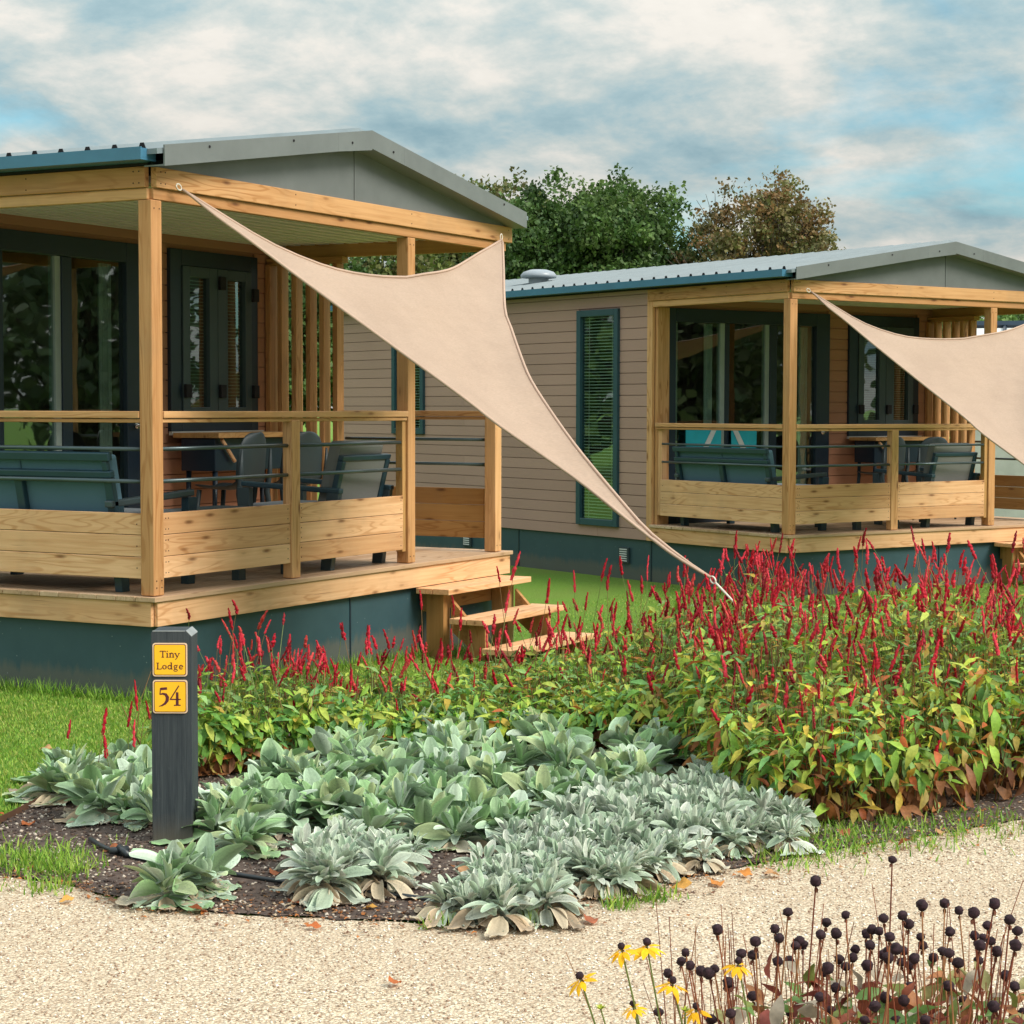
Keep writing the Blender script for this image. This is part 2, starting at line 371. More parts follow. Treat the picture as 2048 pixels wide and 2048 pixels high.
EDGE = [(-4.6, -1.2), (-4.0, -1.62), (-3.66, -2.06), (-3.62, -2.17), (-3.63, -2.5), (-3.70, -2.84), (-3.66, -3.29), (-3.43, -3.9), (-2.91, -4.17), (-2.36, -4.40), (-1.84, -4.62), (-1.48, -4.84), (-.87, -5.17), (0.0, -5.65), (1.5, -6.5), (4, -8), (9, -11)]
sheet('gravel_path', EDGE+[(9, -16), (-9, -16), (-16, -8), (-16, 1), (-7, 1)], .004, 'gravel', jag=.02)
SOIL = [(-3.95, -1.95), (-3.2, -1.68), (-2.96, -1.56), (-2.63, -1.43), (-2.25, -1.32), (-1.75, -1.24), (-1.3, -1.18), (-.4, -1.25), (.5, -1.55), (1.3, -2.2), (1.5, -3), (1.6, -4.5), (2.2, -5.6), (1.2, -6.2)]
BED = SOIL+[p for p in EDGE[::-1] if -4.0 < p[0] < .8]
sheet('flower_bed', BED, .009, 'soil', jag=.02)
# ------------------------------------------------------------------ the lodge
U3, U2, UM, UW, VD, HP = 4.045, 2.79, 1.38, 4.2, 2.1, 2.25
LEN = 8.6
def build_lodge():
    root = empty('holiday_lodge')
    Z = G0
    def bx(q, u0, u1, v0, v1, w0, w1, **k): return q.box(u0, u1, v0, v1, w0+Z, w1+Z, **k)
    def rows(q, w0, w1, a0, a1, face, holes, pitch=.1165, gap=.007, th=.018, joints=()):
        # boards on a wall; face('u',val) plane x=val facing -x ; ('v',val) plane y=val facing -y
        w = w0; r = 0
        while w < w1-.01:
            t = min(w+pitch-gap, w1); segs = [(a0, a1)]
            for (h0, h1, hw0, hw1) in holes:
                if t > hw0+.003 and w < hw1-.003:
                    segs = [s2 for s in segs for s2 in ((s[0], min(s[1], h0)), (max(s[0], h1), s[1])) if s2[1]-s2[0] > .01]
            for (s0, s1) in segs:
                cuts = [s0]+[j for j in joints if s0+.1 < j < s1-.1 and (r//1) % 2 == 0]+[s1]
                for c0, c1 in zip(cuts[:-1], cuts[1:]):
                    c1 = c1-(.003 if c1 != s1 else 0)
                    if face[0] == 'u': bx(q, face[1]-th, face[1], c0, c1, w, t, grain=1)
                    else: bx(q, c0, c1, face[1]-th, face[1], w, t, grain=0)
            w += pitch; r += 1
        # backing behind the grooves, also split round the holes
    # --- skirting
    q = MB(); bx(q, .03, 4.17, .04, LEN, -.78, -.172)
    sk = q.build('skirting', 'skirting', root)
    q = MB()
    for vv in (2.1, 4.5, 6.9): bx(q, .024, .0295, vv, vv+.012, -.7, -.173)
    for uu in (2.1,): bx(q, uu, uu+.012, .034, .0395, -.7, -.173)
    q.build('joint_strip', 'anthracite', sk)
    for vc in (2.545, 5.55):
        v = MB(); bx(v, .004, .028, vc-.085, vc+.085, -.43, -.265); g_ = v.build('vent_grille', 'vent_dark', root)
        f = MB()
        for k in range(6): bx(f, -.004, .003, vc-.06, vc+.06, -.412+k*.024, -.400+k*.024)
        f.build('louvre', 'white_trim', g_)
    # --- deck
    q = MB(); y = -.03
    for k in range(15):
        y1 = y+.142 if k else .115
        bx(q, -.03, UW+.07, y, min(y1-.004, VD-.02), -.028, 0, grain=0); y = y1
    q.build('deck', 'decking', root, bevel=.003)
    q = MB(); bx(q, -.015, 0.012, .012, VD, -.17, -.03); bx(q, -.015, .012, VD+.002, VD+.02, -.17, -.03); q.build('fascia_board', 'pine', root, bevel=.002)
    q = MB(); bx(q, .014, UW+.05, -.014, .012, -.17, -.03); q.build('fascia_board', 'pine', root, bevel=.002)
    q = MB(); bx(q, UW+.026, UW+.05, .014, VD, -.17, -.03); q.build('fascia_board', 'pine', root, bevel=.002)
    # --- walls (hollow box with boards outside)
    WO = [(.19, 2.50, 0, 2.25), (2.80, 3.90, .90, 2.25)]
    q = MB(); rows(q, .0, 2.28, .02, U3+.10, ('v', VD), WO); bx(q, .02, U3+.1, VD-.022, VD, 2.285, 2.37)
    for (a, b, c, d) in [(.02, .19, 0, 2.37), (2.5, 2.8, 0, 2.37), (3.9, UW-.02, 0, 2.37), (2.8, 3.9, 0, .9), (2.8, 3.9, 2.25, 2.37), (.19, 2.5, 2.25, 2.37)]:
        bx(q, a, b, VD+.001, VD+.05, c, d)
    q.build('porch_wall', 'siding_bounce_warm', root)
    WS = [(2.62, 3.345, -.055, 2.26), (6.46, 7.19, .885, 2.05)]
    q = MB(); rows(q, -.168, 2.44, VD+.06, LEN, ('u', .02), WS, joints=(3.0, 5.6))
    lo = -.168; VA = VD+.06
    for (a, b, c, d) in [(VA, 2.62, lo, 2.44), (3.345, 6.46, lo, 2.44), (7.19, LEN, lo, 2.44), (2.62, 3.345, lo, -.055), (2.62, 3.345, 2.26, 2.44), (6.46, 7.19, lo, .885), (6.46, 7.19, 2.05, 2.44)]:
        bx(q, .021, .06, a, b, c, d)
    q.build('side_wall', 'siding', root)
    q = MB(); bx(q, 4.14, 4.18, VD+.06, LEN, -.12, 2.44); bx(q, .061, 4.139, LEN-.04, LEN, -.12, 2.44); q.build('rear_wall', 'siding', root)
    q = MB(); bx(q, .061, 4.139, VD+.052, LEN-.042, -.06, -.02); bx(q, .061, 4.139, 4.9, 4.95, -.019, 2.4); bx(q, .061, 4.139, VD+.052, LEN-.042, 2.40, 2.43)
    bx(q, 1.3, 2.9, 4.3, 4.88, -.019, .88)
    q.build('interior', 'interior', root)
    # corner trim by the porch wall
    q = MB(); bx(q, -.004, .03, VD-.03, VD+.055, -.17, 2.43); q.build('corner_trim', 'pine_warm', root, bevel=.002)
    q = MB(); bx(q, .034, .19, VD-.075, VD-.03, 0, 2.25); q.build('wall_post', 'pine_warm', root, bevel=.003)
    # --- sliding door
    q = MB(); f0, f1 = VD-.05, VD+.03
    bx(q, .19, .30, f0, f1, 0, 2.25); bx(q, 2.30, 2.50, f0, f1, 0, 2.25); bx(q, .302, 2.298, f0, f1, 2.11, 2.25); bx(q, .302, 2.298, f0, f1, 0, .09)
    bx(q, .985, 1.045, f0+.012, f1, .092, 2.108); bx(q, 1.62, 1.72, f0+.006, f1, .092, 2.108)
    dr = q.build('sliding_door', 'anthracite', root, bevel=.004)
    for a, b in ((.302, .92), (1.047, 1.56), (1.722, 2.298)):
        p = MB(); bx(p, a, b, VD-.012, VD-.006, .092, 2.108); p.build('glass_pane', 'glass', dr)
    for a, b in ((.922, .983), (1.562, 1.618)):
        p = MB(); bx(p, a, b, f0+.02, f1, .092, 2.108); p.build('stile', 'stile_pale', dr)
    p = MB(); p.tube([(2.40, f0-.002, .95+Z), (2.40, f0-.05, .95+Z), (2.33, f0-.05, .95+Z)], .010); p.tube([(2.40, f0-.002, .95+Z), (2.40, f0-.008, .95+Z)], .028, 14); p.build('handle', 'chrome', dr, True)
    for a, b, n in ((.33, .42, 4), (.80, .90, 4), (2.16, 2.28, 5)):
        p = MB(); k = n*4
        top = [(a+(b-a)*i/k, VD+.09+.018*math.sin(i*1.9)) for i in range(k+1)]
        vs = [(x, y, z+Z) for z in (.1, 2.1) for x, y in top]
        p.add(vs, [(i, i+1, k+1+i+1, k+1+i) for i in range(k)]); p.build('curtain', 'curtain', dr, True)
    # --- two-leaf porch window
    q = MB(); bx(q, 2.80, 2.93, f0, f1, .90, 2.25); bx(q, 3.81, 3.90, f0, f1, .90, 2.25); bx(q, 2.932, 3.808, f0, f1, 2.13, 2.25); bx(q, 2.932, 3.808, f0, f1, .90, 1.0)
    wn = q.build('porch_window', 'anthracite', root, bevel=.004)
    for a, b, c, d in ((2.935, 3.36, 3.02, 3.26), (3.365, 3.80, 3.49, 3.72)):
        p = MB(); y0, y1 = f0-.012, f1-.01
        bx(p, a, c, y0, y1, 1.0, 2.128); bx(p, d, b, y0, y1, 1.0, 2.128); bx(p, c, d, y0, y1, 2.05, 2.128); bx(p, c, d, y0, y1, 1.0, 1.08); p.build('window_sash', 'frame_grey', wn, bevel=.003)
        p = MB(); bx(p, c, d, VD-.03, VD-.025, 1.08, 2.05); p.build('glass_pane', 'glass', wn)
        p = MB(); z = 1.09
        while z < 2.05: bx(p, c, d, VD-.002, VD+.018, z, z+.004); z += .026
        p.build('blind', 'curtain', wn)
    for (x, z) in ((3.40, 2.02), (3.83, 1.95), (3.40, 1.2), (2.97, 1.2), (3.83, 1.2)):
        p = MB(); bx(p, x-.035, x+.035, f0-.04, f0-.013, z-.05, z+.05); p.build('hinge', 'black_hole', wn, bevel=.004)
    q = MB(); bx(q, 2.77, 3.93, f0-.03, f0-.001, .872, .899); q.build('window_sill', 'sill_white', root)
    # --- side windows
    for (a, b, c, d) in WS:
        q = MB(); x0, x1 = -.035, .06; t = .07
        bx(q, x0, x1, a, a+t, c, d); bx(q, x0, x1, b-t, b, c, d); bx(q, x0, x1, a+t+.001, b-t-.001, d-t, d); bx(q, x0, x1, a+t+.001, b-t-.001, c, c+t)
        w_ = q.build('side_window', 'gutter_sky_blue' if 0 else 'window_teal', root, bevel=.004)
        p = MB(); bx(p, .002, .008, a+t, b-t, c+t, d-t); p.build('glass_pane', 'glass', w_)
        p = MB(); z = c+t+.01
        while z < d-t: bx(p, .026, .040, a+t, b-t, z, z+.010); z += .034
        for vv in (a+t+.09, b-t-.09): bx(p, .026, .029, vv, vv+.006, c+t, d-t)
        p.build('blind', 'curtain', w_)
    # --- ceiling, beams
    q = MB(); v = .05
    while v < VD-.02: bx(q, .06, UW-.06, v, min(v+.082, VD-.024), 2.350, 2.386, grain=0, tone=.9); v += .135
    pc = q.build('porch_ceiling', 'ceiling', root)
    q = MB(); bx(q, .06, UW-.06, .05, VD-.022, 2.388, 2.398, grain=0); q.build('ceiling_backing', 'interior', pc)
    q = MB(); bx(q, -.02, .02, .03, VD+.03, 2.315, 2.432); bx(q, 0, .045, .03, VD+.03, 2.25, 2.312); q.build('beam', 'pine_warm', root, bevel=.004)
    q = MB(); bx(q, .022, UW+.06, -.022, .02, 2.315, 2.430); bx(q, .022, UW+.0, 0, .045, 2.25, 2.312); q.build('beam', 'pine_warm', root, bevel=.004)
    q = MB(); bx(q, U3+.09, UW-.03, .048, VD-.024, 2.25, 2.40); q.build('beam', 'pine_dark_and_shaded', root, bevel=.003)
    # --- posts
    for (u, h) in ((0, HP), (U2, HP), (U3, HP)):
        q = MB(); bx(q, u+.001, u+.096, .001, .096, .004, h-.002); q.build('post', 'pine_warm', root, bevel=.006)
    q = MB(); bx(q, UM, UM+.095, .001, .072, .004, 1.0); q.build('rail_post', 'pine_warm', root, bevel=.006)
    q = MB(); bx(q, .035, .10, VD-.15, VD-.08, .1, 1.0)
    q.build('rail_post', 'pine', root, bevel=.004)
    # --- railings
    def rail(axis, a0, a1, fixed, m='pine_warm', bars=True, inner=0):
        def b2(q, s0, s1, d0, d1, w0, w1):
            if axis == 'u': bx(q, s0, s1, fixed+d0, fixed+d1, w0, w1, grain=0)
            else: bx(q, fixed+d0, fixed+d1, s0, s1, w0, w1, grain=1)
        q = MB(); b2(q, a0, a1, -.004, .085, 1.016, 1.056); b2(q, a0, a1, .008, .07, .990, 1.012)
        q.build('handrail', m, root, bevel=.004)
        return b2
    b2 = rail('u', .099, U2-.003, 0)
    for a0, a1 in ((.099, UM-.002), (UM+.097, U2-.05)):
        q = MB()
        for k in range(3): b2(q, a0, a1, .012, .036, .10+k*.1255, .10+k*.1255+.1225)
        q.build('rail_panel', 'pine', root, bevel=.003)
        for w in (.84, .655):
            p = MB(); p.tube([(a0+.004, .035, w+Z), (a1-.004, .035, w+Z)], .0125, 10); p.build('rail_bar', 'rail_metal', root, True)
    q = MB(); bx(q, U2-.046, U2-.002, .02, .075, .085, .988); q.build('rail_post', 'pine_dark_and_shaded', root, bevel=.003)
    b2 = rail('v', .099, VD-.078, 0)
    q = MB()
    for k in range(3): b2(q, .099, VD-.155, .012, .036, .10+k*.1255, .10+k*.1255+.1225)
    q.build('rail_panel', 'pine', root, bevel=.003)
    for w in (.84, .655):
        p = MB(); p.tube([(.035, .10, w+Z), (.035, VD-.16, w+Z)], .0125, 10); p.build('rail_bar', 'rail_metal', root, True)
    b2 = rail('v', .099, 1.36, U3)
    q = MB()
    for k in range(3): b2(q, .13, 1.36, .05, .075, .10+k*.1255, .10+k*.1255+.1225)
    q.build('rail_panel', 'pine_dark_and_shaded', root, bevel=.003)  # shade on the inner side put into the panel's colour
    for w in (.84, .655):
        p = MB(); p.tube([(U3+.05, .10, w+Z), (U3+.05, 1.36, w+Z)], .0125, 10); p.build('rail_bar', 'rail_metal', root, True)
    q = MB()
    for (u, h_) in ((0, .05), (0, .09), (0, 2.2), (U2, .05), (U2, 2.2), (U3, .05)):
        for du in (.025, .072): q.tube([(u+du, .0005, h_+Z), (u+du, -.0012, h_+Z)], .0042, 6)
    for k in range(3):
        for u in (.125, .15, UM-.03, UM+.12, U2-.08): 
            for dw in (.03, .092): q.tube([(u, .0125, .10+k*.1255+dw+Z), (u, .0108, .10+k*.1255+dw+Z)], .004, 6)
    for u in (.06, .10, 1.4, 2.8, 4.2): 
        for w in (2.34, 2.405): q.tube([(u, -.0215, w+Z), (u, -.0235, w+Z)], .0045, 6)
    for v_ in (.07, .11, .9, 1.8):
        for w in (2.34, 2.405): q.tube([(-.0195, v_, w+Z), (-.0215, v_, w+Z)], .0045, 6)
    for v_ in (.13, VD-.19):
        for k in range(3): q.tube([(.0125, v_, .16+k*.1255+Z), (.0108, v_, .16+k*.1255+Z)], .004, 6)
    tag(q.build('screw_heads', 'black_hole', root), kind='stuff')
    # --- slat screen
    q = MB(); bx(q, U3+.002, U3+.088, 1.36, VD-.03, 2.2, 2.248); sc = q.build('slat_screen', 'pine_dark_and_shaded', root)
    for k, v in enumerate((1.405, 1.53, 1.655, 1.79, 1.925)):
        q = MB(); bx(q, U3+.001, U3+.096, v, v+.045, .002, 2.199); q.build('slat', 'pine_warm', sc, bevel=.004)
    q = MB(); bx(q, U3-.02, U3+.12, VD-.075, VD-.03, .002, 2.199); q.build('slat', 'pine_warm', sc, bevel=.004)
    # --- gable
    def sl(u, base, rise): return base+rise*(1-abs(u-UW/2)/(UW/2))
    q = MB(); q.prism([(0.0, 2.432+Z), (UW/2-.004, 2.432+Z), (UW/2-.004, sl(UW/2, 2.46, .35)+Z), (0, 2.46+Z)], -.004, .03); q.build('gable_panel', 'gable_grey', root)
    q = MB(); q.prism([(UW/2+.004, 2.432+Z), (UW, 2.432+Z), (UW, 2.46+Z), (UW/2+.004, sl(UW/2, 2.46, .35)+Z)], -.004, .03); q.build('gable_panel', 'gable_grey', root)
    e0, e1 = 2.547, 2.880
    def brg(u0, u1, th=.118):
        q = MB(); pts = []
        P = lambda u: sl(u, e0, e1-e0)
        q.prism([(u0, P(u0)-th+Z), (u1, P(u1)-th-(.01 if u1 == UW/2 else 0)+Z), (u1, P(u1)+Z), (u0, P(u0)+Z)], -.145, -.135)
        q.prism([(u0, P(u0)-th+.001+Z), (u1, P(u1)-th+.001+Z), (u1, P(u1)-th+.010+Z), (u0, P(u0)-th+.010+Z)], -.134, .0)
        return q
    a = brg(-.06, 1.70); a.build('barge_board', 'barge_grey', root); brg(2.50, 4.26).build('barge_board', 'barge_grey', root)
    q = brg(1.701, 2.1); q2 = brg(2.1, 2.499); q.add(q2.v, q2.f, q2.g); q.build('ridge_cap', 'barge_grey', root)
    s = MB()
    for (u, dz) in ((1.86, -.07), (2.36, -.07), (.35, -.03), (3.9, -.03), (1.2, -.03)):
        s.tube([(u, -.146, sl(u, e0, e1-e0)+dz+Z), (u, -.150, sl(u, e0, e1-e0)+dz+Z)], .008, 8)
    s.build('rivets', 'black_hole', root)
    # --- roof sheets with ribs
    q = MB()
    for sgn in (0, 1):
        f = (lambda u: u) if sgn == 0 else (lambda u: UW-u)
        A = [(-.11, e0-.035), (UW/2, e1-.012)]
        for v0, v1 in ((-.13, LEN+.1),):
            P0 = [(f(A[0][0]), A[0][1]+Z), (f(A[1][0]), A[1][1]+Z), (f(A[1][0]), A[1][1]-.03+Z), (f(A[0][0]), A[0][1]-.03+Z)]
            q.prism(P0, v0, v1)
        v = -.027
        while v < LEN:
            q.add([(f(u), v+dv_, w+dz+Z) for (u, w) in A for dv_, dz in ((-.03, .001), (-.014, .036), (.014, .036), (.03, .001))],
                  [(0, 1, 5, 4), (1, 2, 6, 5), (2, 3, 7, 6), (0, 3, 2, 1)]); v += .1945
    rf = q.build('roof', 'roof_sheet', root)
    q = MB(); v = -.027
    while v < LEN: q.add([(-.113, v-.026, e0-.033+Z), (-.113, v-.012, e0+.002+Z), (-.113, v+.012, e0+.002+Z), (-.113, v+.026, e0-.033+Z), (-.10, v-.026, e0-.033+Z), (-.10, v-.012, e0+.002+Z), (-.10, v+.012, e0+.002+Z), (-.10, v+.026, e0-.033+Z)], [(0, 1, 2, 3), (4, 7, 6, 5), (0, 4, 5, 1), (1, 5, 6, 2), (2, 6, 7, 3)]); v += .1945
    q.build('rib_ends', 'black_hole', rf)
    q = MB(); q.tube([(.8, 5.21, 2.62+Z), (.8, 5.21, 2.74+Z)], .12, 20); vt = q.build('roof_vent', 'plastic_vent', root, False)
    q = MB(); n = 24; rings = [(0.0, .155), (.10, .15), (.18, .125), (.215, .085), (.212, .055), (.18, .05), (.12, .05)]; vs = []; 
    for r_, h_ in rings:
        for j in range(n): vs.append((.8+max(r_, .002)*math.cos(2*math.pi*j/n), 5.21+max(r_, .002)*math.sin(2*math.pi*j/n), 2.69+h_+Z))
    q.add(vs, [(i*n+j, i*n+(j+1) % n, (i+1)*n+(j+1) % n, (i+1)*n+j) for i in range(len(rings)-1) for j in range(n)]+[tuple(range(n))]); q.build('vent_cap', 'plastic_vent', vt, True)
    # --- gutters both sides
    for sgn in (0, 1):
        f = (lambda u: u) if sgn == 0 else (lambda u: UW-u)
        q = MB(); q.prism([(f(-.165), 2.450+Z), (f(-.165), 2.520+Z), (f(-.155), 2.520+Z), (f(-.155), 2.462+Z), (f(-.03), 2.462+Z), (f(-.03), 2.450+Z)], -.06, LEN+.1); 
        q.box(f(-.154), f(-.03), -.059, -.052, 2.463+Z, 2.515+Z)
        q.build('gutter', 'gutter_sky_blue', root)
    q = MB(); bx(q, -.028, .0, .0, LEN, 2.434, 2.50); q.build('eaves_board', 'black_hole', root)
    return root
metal('window_teal', (.02, .065, .085), .4)
lodge = build_lodge()
tag(lodge, 'nearest wooden lodge with pine porch, cut off by the left edge, behind the number post', 'holiday lodge', 'identical holiday lodges with pine porches')
H2P, H2R = (8.9493, -.5005, -.1299), -.4695
lodge2 = copy_tree(lodge); lodge2.location = H2P; lodge2.rotation_euler = (0, 0, H2R)
tag(lodge2, 'farther lodge with brown plank side wall, tall narrow window and mushroom roof vent', 'holiday lodge', 'identical holiday lodges with pine porches')
def place2(o): 
    "moves a copy from lodge 1 coordinates to the second lodge"
    m = Matrix.Translation(H2P) @ Matrix.Rotation(H2R, 4, 'Z') @ o.matrix_basis; o.matrix_basis = m; return o
# ------------------------------------------------------------------ steps
def steps():
    r = empty('wooden_steps', (2.95, -.12, 0)); ox, oy = 2.95, -.12
    def b(name, x0, x1, y0, y1, z0, z1, m='pine', tone=None):
        q = MB(); q.box(x0-ox, x1-ox, y0-oy, y1-oy, z0, z1, tone=tone); return q.build(name, m, r, bevel=.003)
    T = [(-.27, -.005, .425), (-.545, -.275, .225), (-.80, -.53, .03)]
    for k, (y0, y1, z) in enumerate(T):
        q = MB(); q.box(2.88-ox, 4.11-ox, y0-oy, (y0+y1)/2-.002-oy, z-.04, z, tone=.8); q.box(2.88-ox, 4.11-ox, (y0+y1)/2+.002-oy, y1-oy, z-.04, z, tone=.9)
        q.build('tread', 'pine', r, bevel=.004)
    for x in (2.98, 3.93):
        b('leg', x, x+.09, -.17, -.03, -.12, .384, 'pine_dark_and_shaded'); 
        b('support', x+.005, x+.05, -.50, -.36, -.15, .184, 'pine_dark_and_shaded'); 
        q = MB(); q.prism([(-.78-oy, -.012), (-.55-oy, -.012), (-.20-oy, .34), (-.20-oy, .12), (-.55-oy, -.15), (-.78-oy, -.15)], x+.052-ox, x+.088-ox, axis='x'); q.build('stringer', 'pine_dark_and_shaded', r)
    b('back_board', 3.0, 4.03, -.028, .018, .25, .38, 'pine_dark_and_shaded')
    return r
st = steps(); tag(st, 'pale wooden porch steps with three treads beside the nearest lodge', 'steps', 'porch steps')
s2 = copy_tree(st); place2(s2); tag(s2, 'porch steps of the farther lodge, cut off at the right edge above the red flowers', 'steps', 'porch steps')
# ------------------------------------------------------------------ shade sails
def cray(X, Y): return (_r2*((X-1024)/FPX) - _u2*((Y-1027.8)/FPX) + _f)
A = Vector((.234, -.05, 2.327+G0)); Bp = Vector((4.073, -.05, 2.329+G0)); Cp = Vector((.75, -3.08, .2+G0))
Cp = CAM + cray(1421, 1155)*10.5
nrm = (Bp-A).cross(Cp-A).normalized()
def onplane(X, Y):
    d = cray(X, Y); return CAM + d*((A-CAM).dot(nrm)/d.dot(nrm))
def resample(pts, n):
    L_ = [0]
    for a, b in zip(pts[:-1], pts[1:]): L_.append(L_[-1]+(b-a).length)
    out = []
    for i in range(n+1):
        s = L_[-1]*i/n; k = 0
        while k < len(L_)-2 and L_[k+1] < s: k += 1
        t = (s-L_[k])/(L_[k+1]-L_[k]); p0 = pts[max(k-1, 0)]; p1 = pts[k]; p2 = pts[k+1]; p3 = pts[min(k+2, len(pts)-1)]
        out.append(.5*((2*p1)+(p2-p0)*t+(2*p0-5*p1+4*p2-p3)*t*t+(3*p1-p0-3*p2+p3)*t**3))
    return out
def sail():
    top = [onplane(*p) for p in ((366, 378), (500, 460), (558, 492), (636, 525.6), (703, 543), (796, 551.7), (832, 551.5), (906, 536), (978, 495), (1005, 479))]
    right = [onplane(*p) for p in ((1005, 479), (1007, 530), (1010, 617), (1022, 655), (1039, 704), (1060, 756), (1096, 814), (1154, 895), (1241, 1000), (1299, 1064), (1368, 1119), (1421, 1155))]
    low = [onplane(*p) for p in ((366, 378), (430, 430), (500, 480.6), (616, 567.6), (790, 695), (929, 796.6), (1003, 854), (1154, 959), (1270, 1051), (1350, 1112), (1421, 1155))]
    n = 28; m = 40; T = resample(top, n); Rr = resample(right, m); Lw = resample(low, m)
    vs = []
    for j in range(m+1):
        t = j/m; a, b = Lw[j], Rr[j]
        for i in range(n+1):
            s = i/n; p = a.lerp(b, s); off = T[i]-A.lerp(Bp, s) if j == 0 else T[i]-Lw[0].lerp(Rr[0], s)
            p = p+off*(1-t)**2.2
            bil = math.sin(math.pi*s)*math.sin(math.pi*min(1, t*1.05))*.09
            wr = .006*math.sin(s*22+t*9)*(1-t)+.004*math.sin(s*7-t*30)
            p = p+nrm*(bil+wr*math.sin(math.pi*s)); vs.append(p)
    base = Vector((Cp.x, Cp.y, 0)); r = empty('shade_sail', base)
    vs = [v-base for v in vs]; N_ = n+1
    q = MB(); q.add(vs, [(j*N_+i, j*N_+i+1, (j+1)*N_+i+1, (j+1)*N_+i) for j in range(m) for i in range(n)])
    fb = q.build('fabric', 'sailcloth', r, True); sm = fb.modifiers.new('solid', 'SOLIDIFY'); sm.thickness = .003
    for edge in ([vs[i] for i in range(N_)], [vs[j*N_+n] for j in range(m+1)], [vs[j*N_] for j in range(m+1)]):
        q = MB(); q.tube(edge, .009, 6); q.build('hem', 'sail_hem', r, True)
    def ring(c, d, R_=.022):
        d = d.normalized(); a = d.cross(Vector((0, 0, 1))).normalized(); pts = [c+d*R_*math.cos(x)*1.5+Vector((0, 0, 1)).cross(a).cross(a)*0+(d.cross(a))*R_*math.sin(x) for x in [2*math.pi*k/14 for k in range(15)]]
        q = MB(); q.tube(pts, .0045, 6); q.build('ring', 'rope_white', r, True)
    dA = (A-Bp).normalized(); ring(vs[0]+Vector((-.03, 0, .01)), Vector((-1, 0, .4)), .016); ring(vs[n]+Vector((0, .0, .02)), Vector((.1, 0, 1)), .016)
    e = vs[-1]; dc = (Cp-(A+Bp)/2).normalized(); ring(e+dc*.022, dc, .016)
    q = MB(); q.tube([e+dc*.045, e+dc*.10, e+dc*.22, e+dc*.22+Vector((.1, -.1, -.45))], .006, 6); q.build('rope', 'rope_white', r, True)
    q = MB(); q.tube([e+dc*.22+Vector((.1, -.1, -.40)), Vector((e.x+.2, e.y-.2, 0))], .012, 8); q.build('anchor_peg', 'rusty_steel', r, True)
    return r
sl1 = sail(); tag(sl1, 'beige triangular shade sail stretched from the nearest lodge down to the flowers', 'shade sail', 'beige shade sails')
sl2 = copy_tree(sl1); place2(sl2); tag(sl2, 'beige shade sail of the farther lodge, cut off by the right edge', 'shade sail', 'beige shade sails')
# ------------------------------------------------------------------ porch furniture
def sofa():
    r = empty('outdoor_sofa', (.5, 1.05, G0)); L0, L1 = -.71, .71
    tb = Matrix.Translation((-.36, 0, .30)) @ Matrix.Rotation(R(12), 4, 'Y').inverted()
    f = MB()
    f.box(-.02, .02, L0, L1, .48, .53, tb); f.box(-.02, .02, L0, L1, .38, .42, tb); f.box(-.02, .02, L0, L1, .0, .05, tb)
    for y in (L0, -.03, L1-.06): f.box(-.02, .02, y, y+.06, .051, .379, tb)
    for y in (L0+.02, L1-.06): f.box(-.015, .015, y, y+.04, .421, .479, tb)
    f.build('back_frame', 'sofa_frame', r, bevel=.006)
    for a, b in ((L0+.06, -.03), (.03, L1-.06)):
        q = MB(); q.box(.022, .10, a-.03, b+.03, .03, .50, tb); q.build('back_cushion', 'sofa_mesh', r, bevel=.02)
        q = MB(); q.box(-.28, .36, a-.03, b+.03, .33, .45); q.build('seat_cushion', 'cushion_grey', r, bevel=.03)
    q = MB(); q.box(-.36, .38, L0, L1, .26, .32); q.build('seat_frame', 'sofa_frame', r, bevel=.005)
    for y in (L0, L1-.05):
        q = MB(); q.box(-.42, .36, y, y+.06, .52, .56, Matrix.Rotation(R(-3), 4, 'Y')); q.build('armrest', 'frame_grey', r, bevel=.008)
        q = MB(); q.prism([(.26, 0), (.33, 0), (.36, .53), (.27, .53)], y+.002, y+.058); q.build('leg', 'sofa_frame', r, bevel=.004)
        q = MB(); q.prism([(-.36, 0), (-.29, 0), (-.34, .52), (-.42, .52)], y+.002, y+.058); q.build('leg', 'sofa_frame', r, bevel=.004)
    return r
def armchair(loc, rz):
    r = empty('outdoor_armchair', loc, rz); W_ = .34
    tb = Matrix.Translation((0, -.30, .30)) @ Matrix.Rotation(R(14), 4, 'X')
    f = MB(); f.box(-W_, W_, -.02, .02, .44, .475, tb); f.box(-W_, W_, -.02, .02, 0, .05, tb)
    for x in (-W_, W_-.055): f.box(x, x+.055, -.02, .02, .051, .439, tb)
    f.build('back_frame', 'sofa_frame', r, bevel=.006)
    q = MB(); q.box(-W_+.056, W_-.056, -.008, .008, .05, .44, tb); q.build('back_mesh', 'chair_mesh', r)
    q = MB(); q.box(-W_+.03, W_-.03, .03, .13, .08, .55, tb); q.build('back_cushion', 'chair_mesh', r, bevel=.03)
    q = MB(); q.box(-W_+.06, W_-.06, -.26, .34, .31, .43); q.build('seat_cushion', 'cushion_grey', r, bevel=.03)
    q = MB(); q.box(-W_, W_, -.34, .34, .25, .305); q.build('seat_frame', 'sofa_frame', r, bevel=.005)
    for x in (-W_-.05, W_-.01):
        q = MB(); q.box(x, x+.06, -.40, .36, .53, .565, Matrix.Rotation(R(3), 4, 'X')); q.build('armrest', 'sofa_frame', r, bevel=.008)
        q = MB(); q.prism([(-.36, 0), (-.28, 0), (-.33, .52), (-.42, .52)], x+.002, x+.058, axis='x'); q.build('leg', 'frame_grey', r, bevel=.004)
        q = MB(); q.prism([(.26, 0), (.33, 0), (.36, .54), (.27, .54)], x+.002, x+.058, axis='x'); q.build('leg', 'frame_grey', r, bevel=.004)
    return r
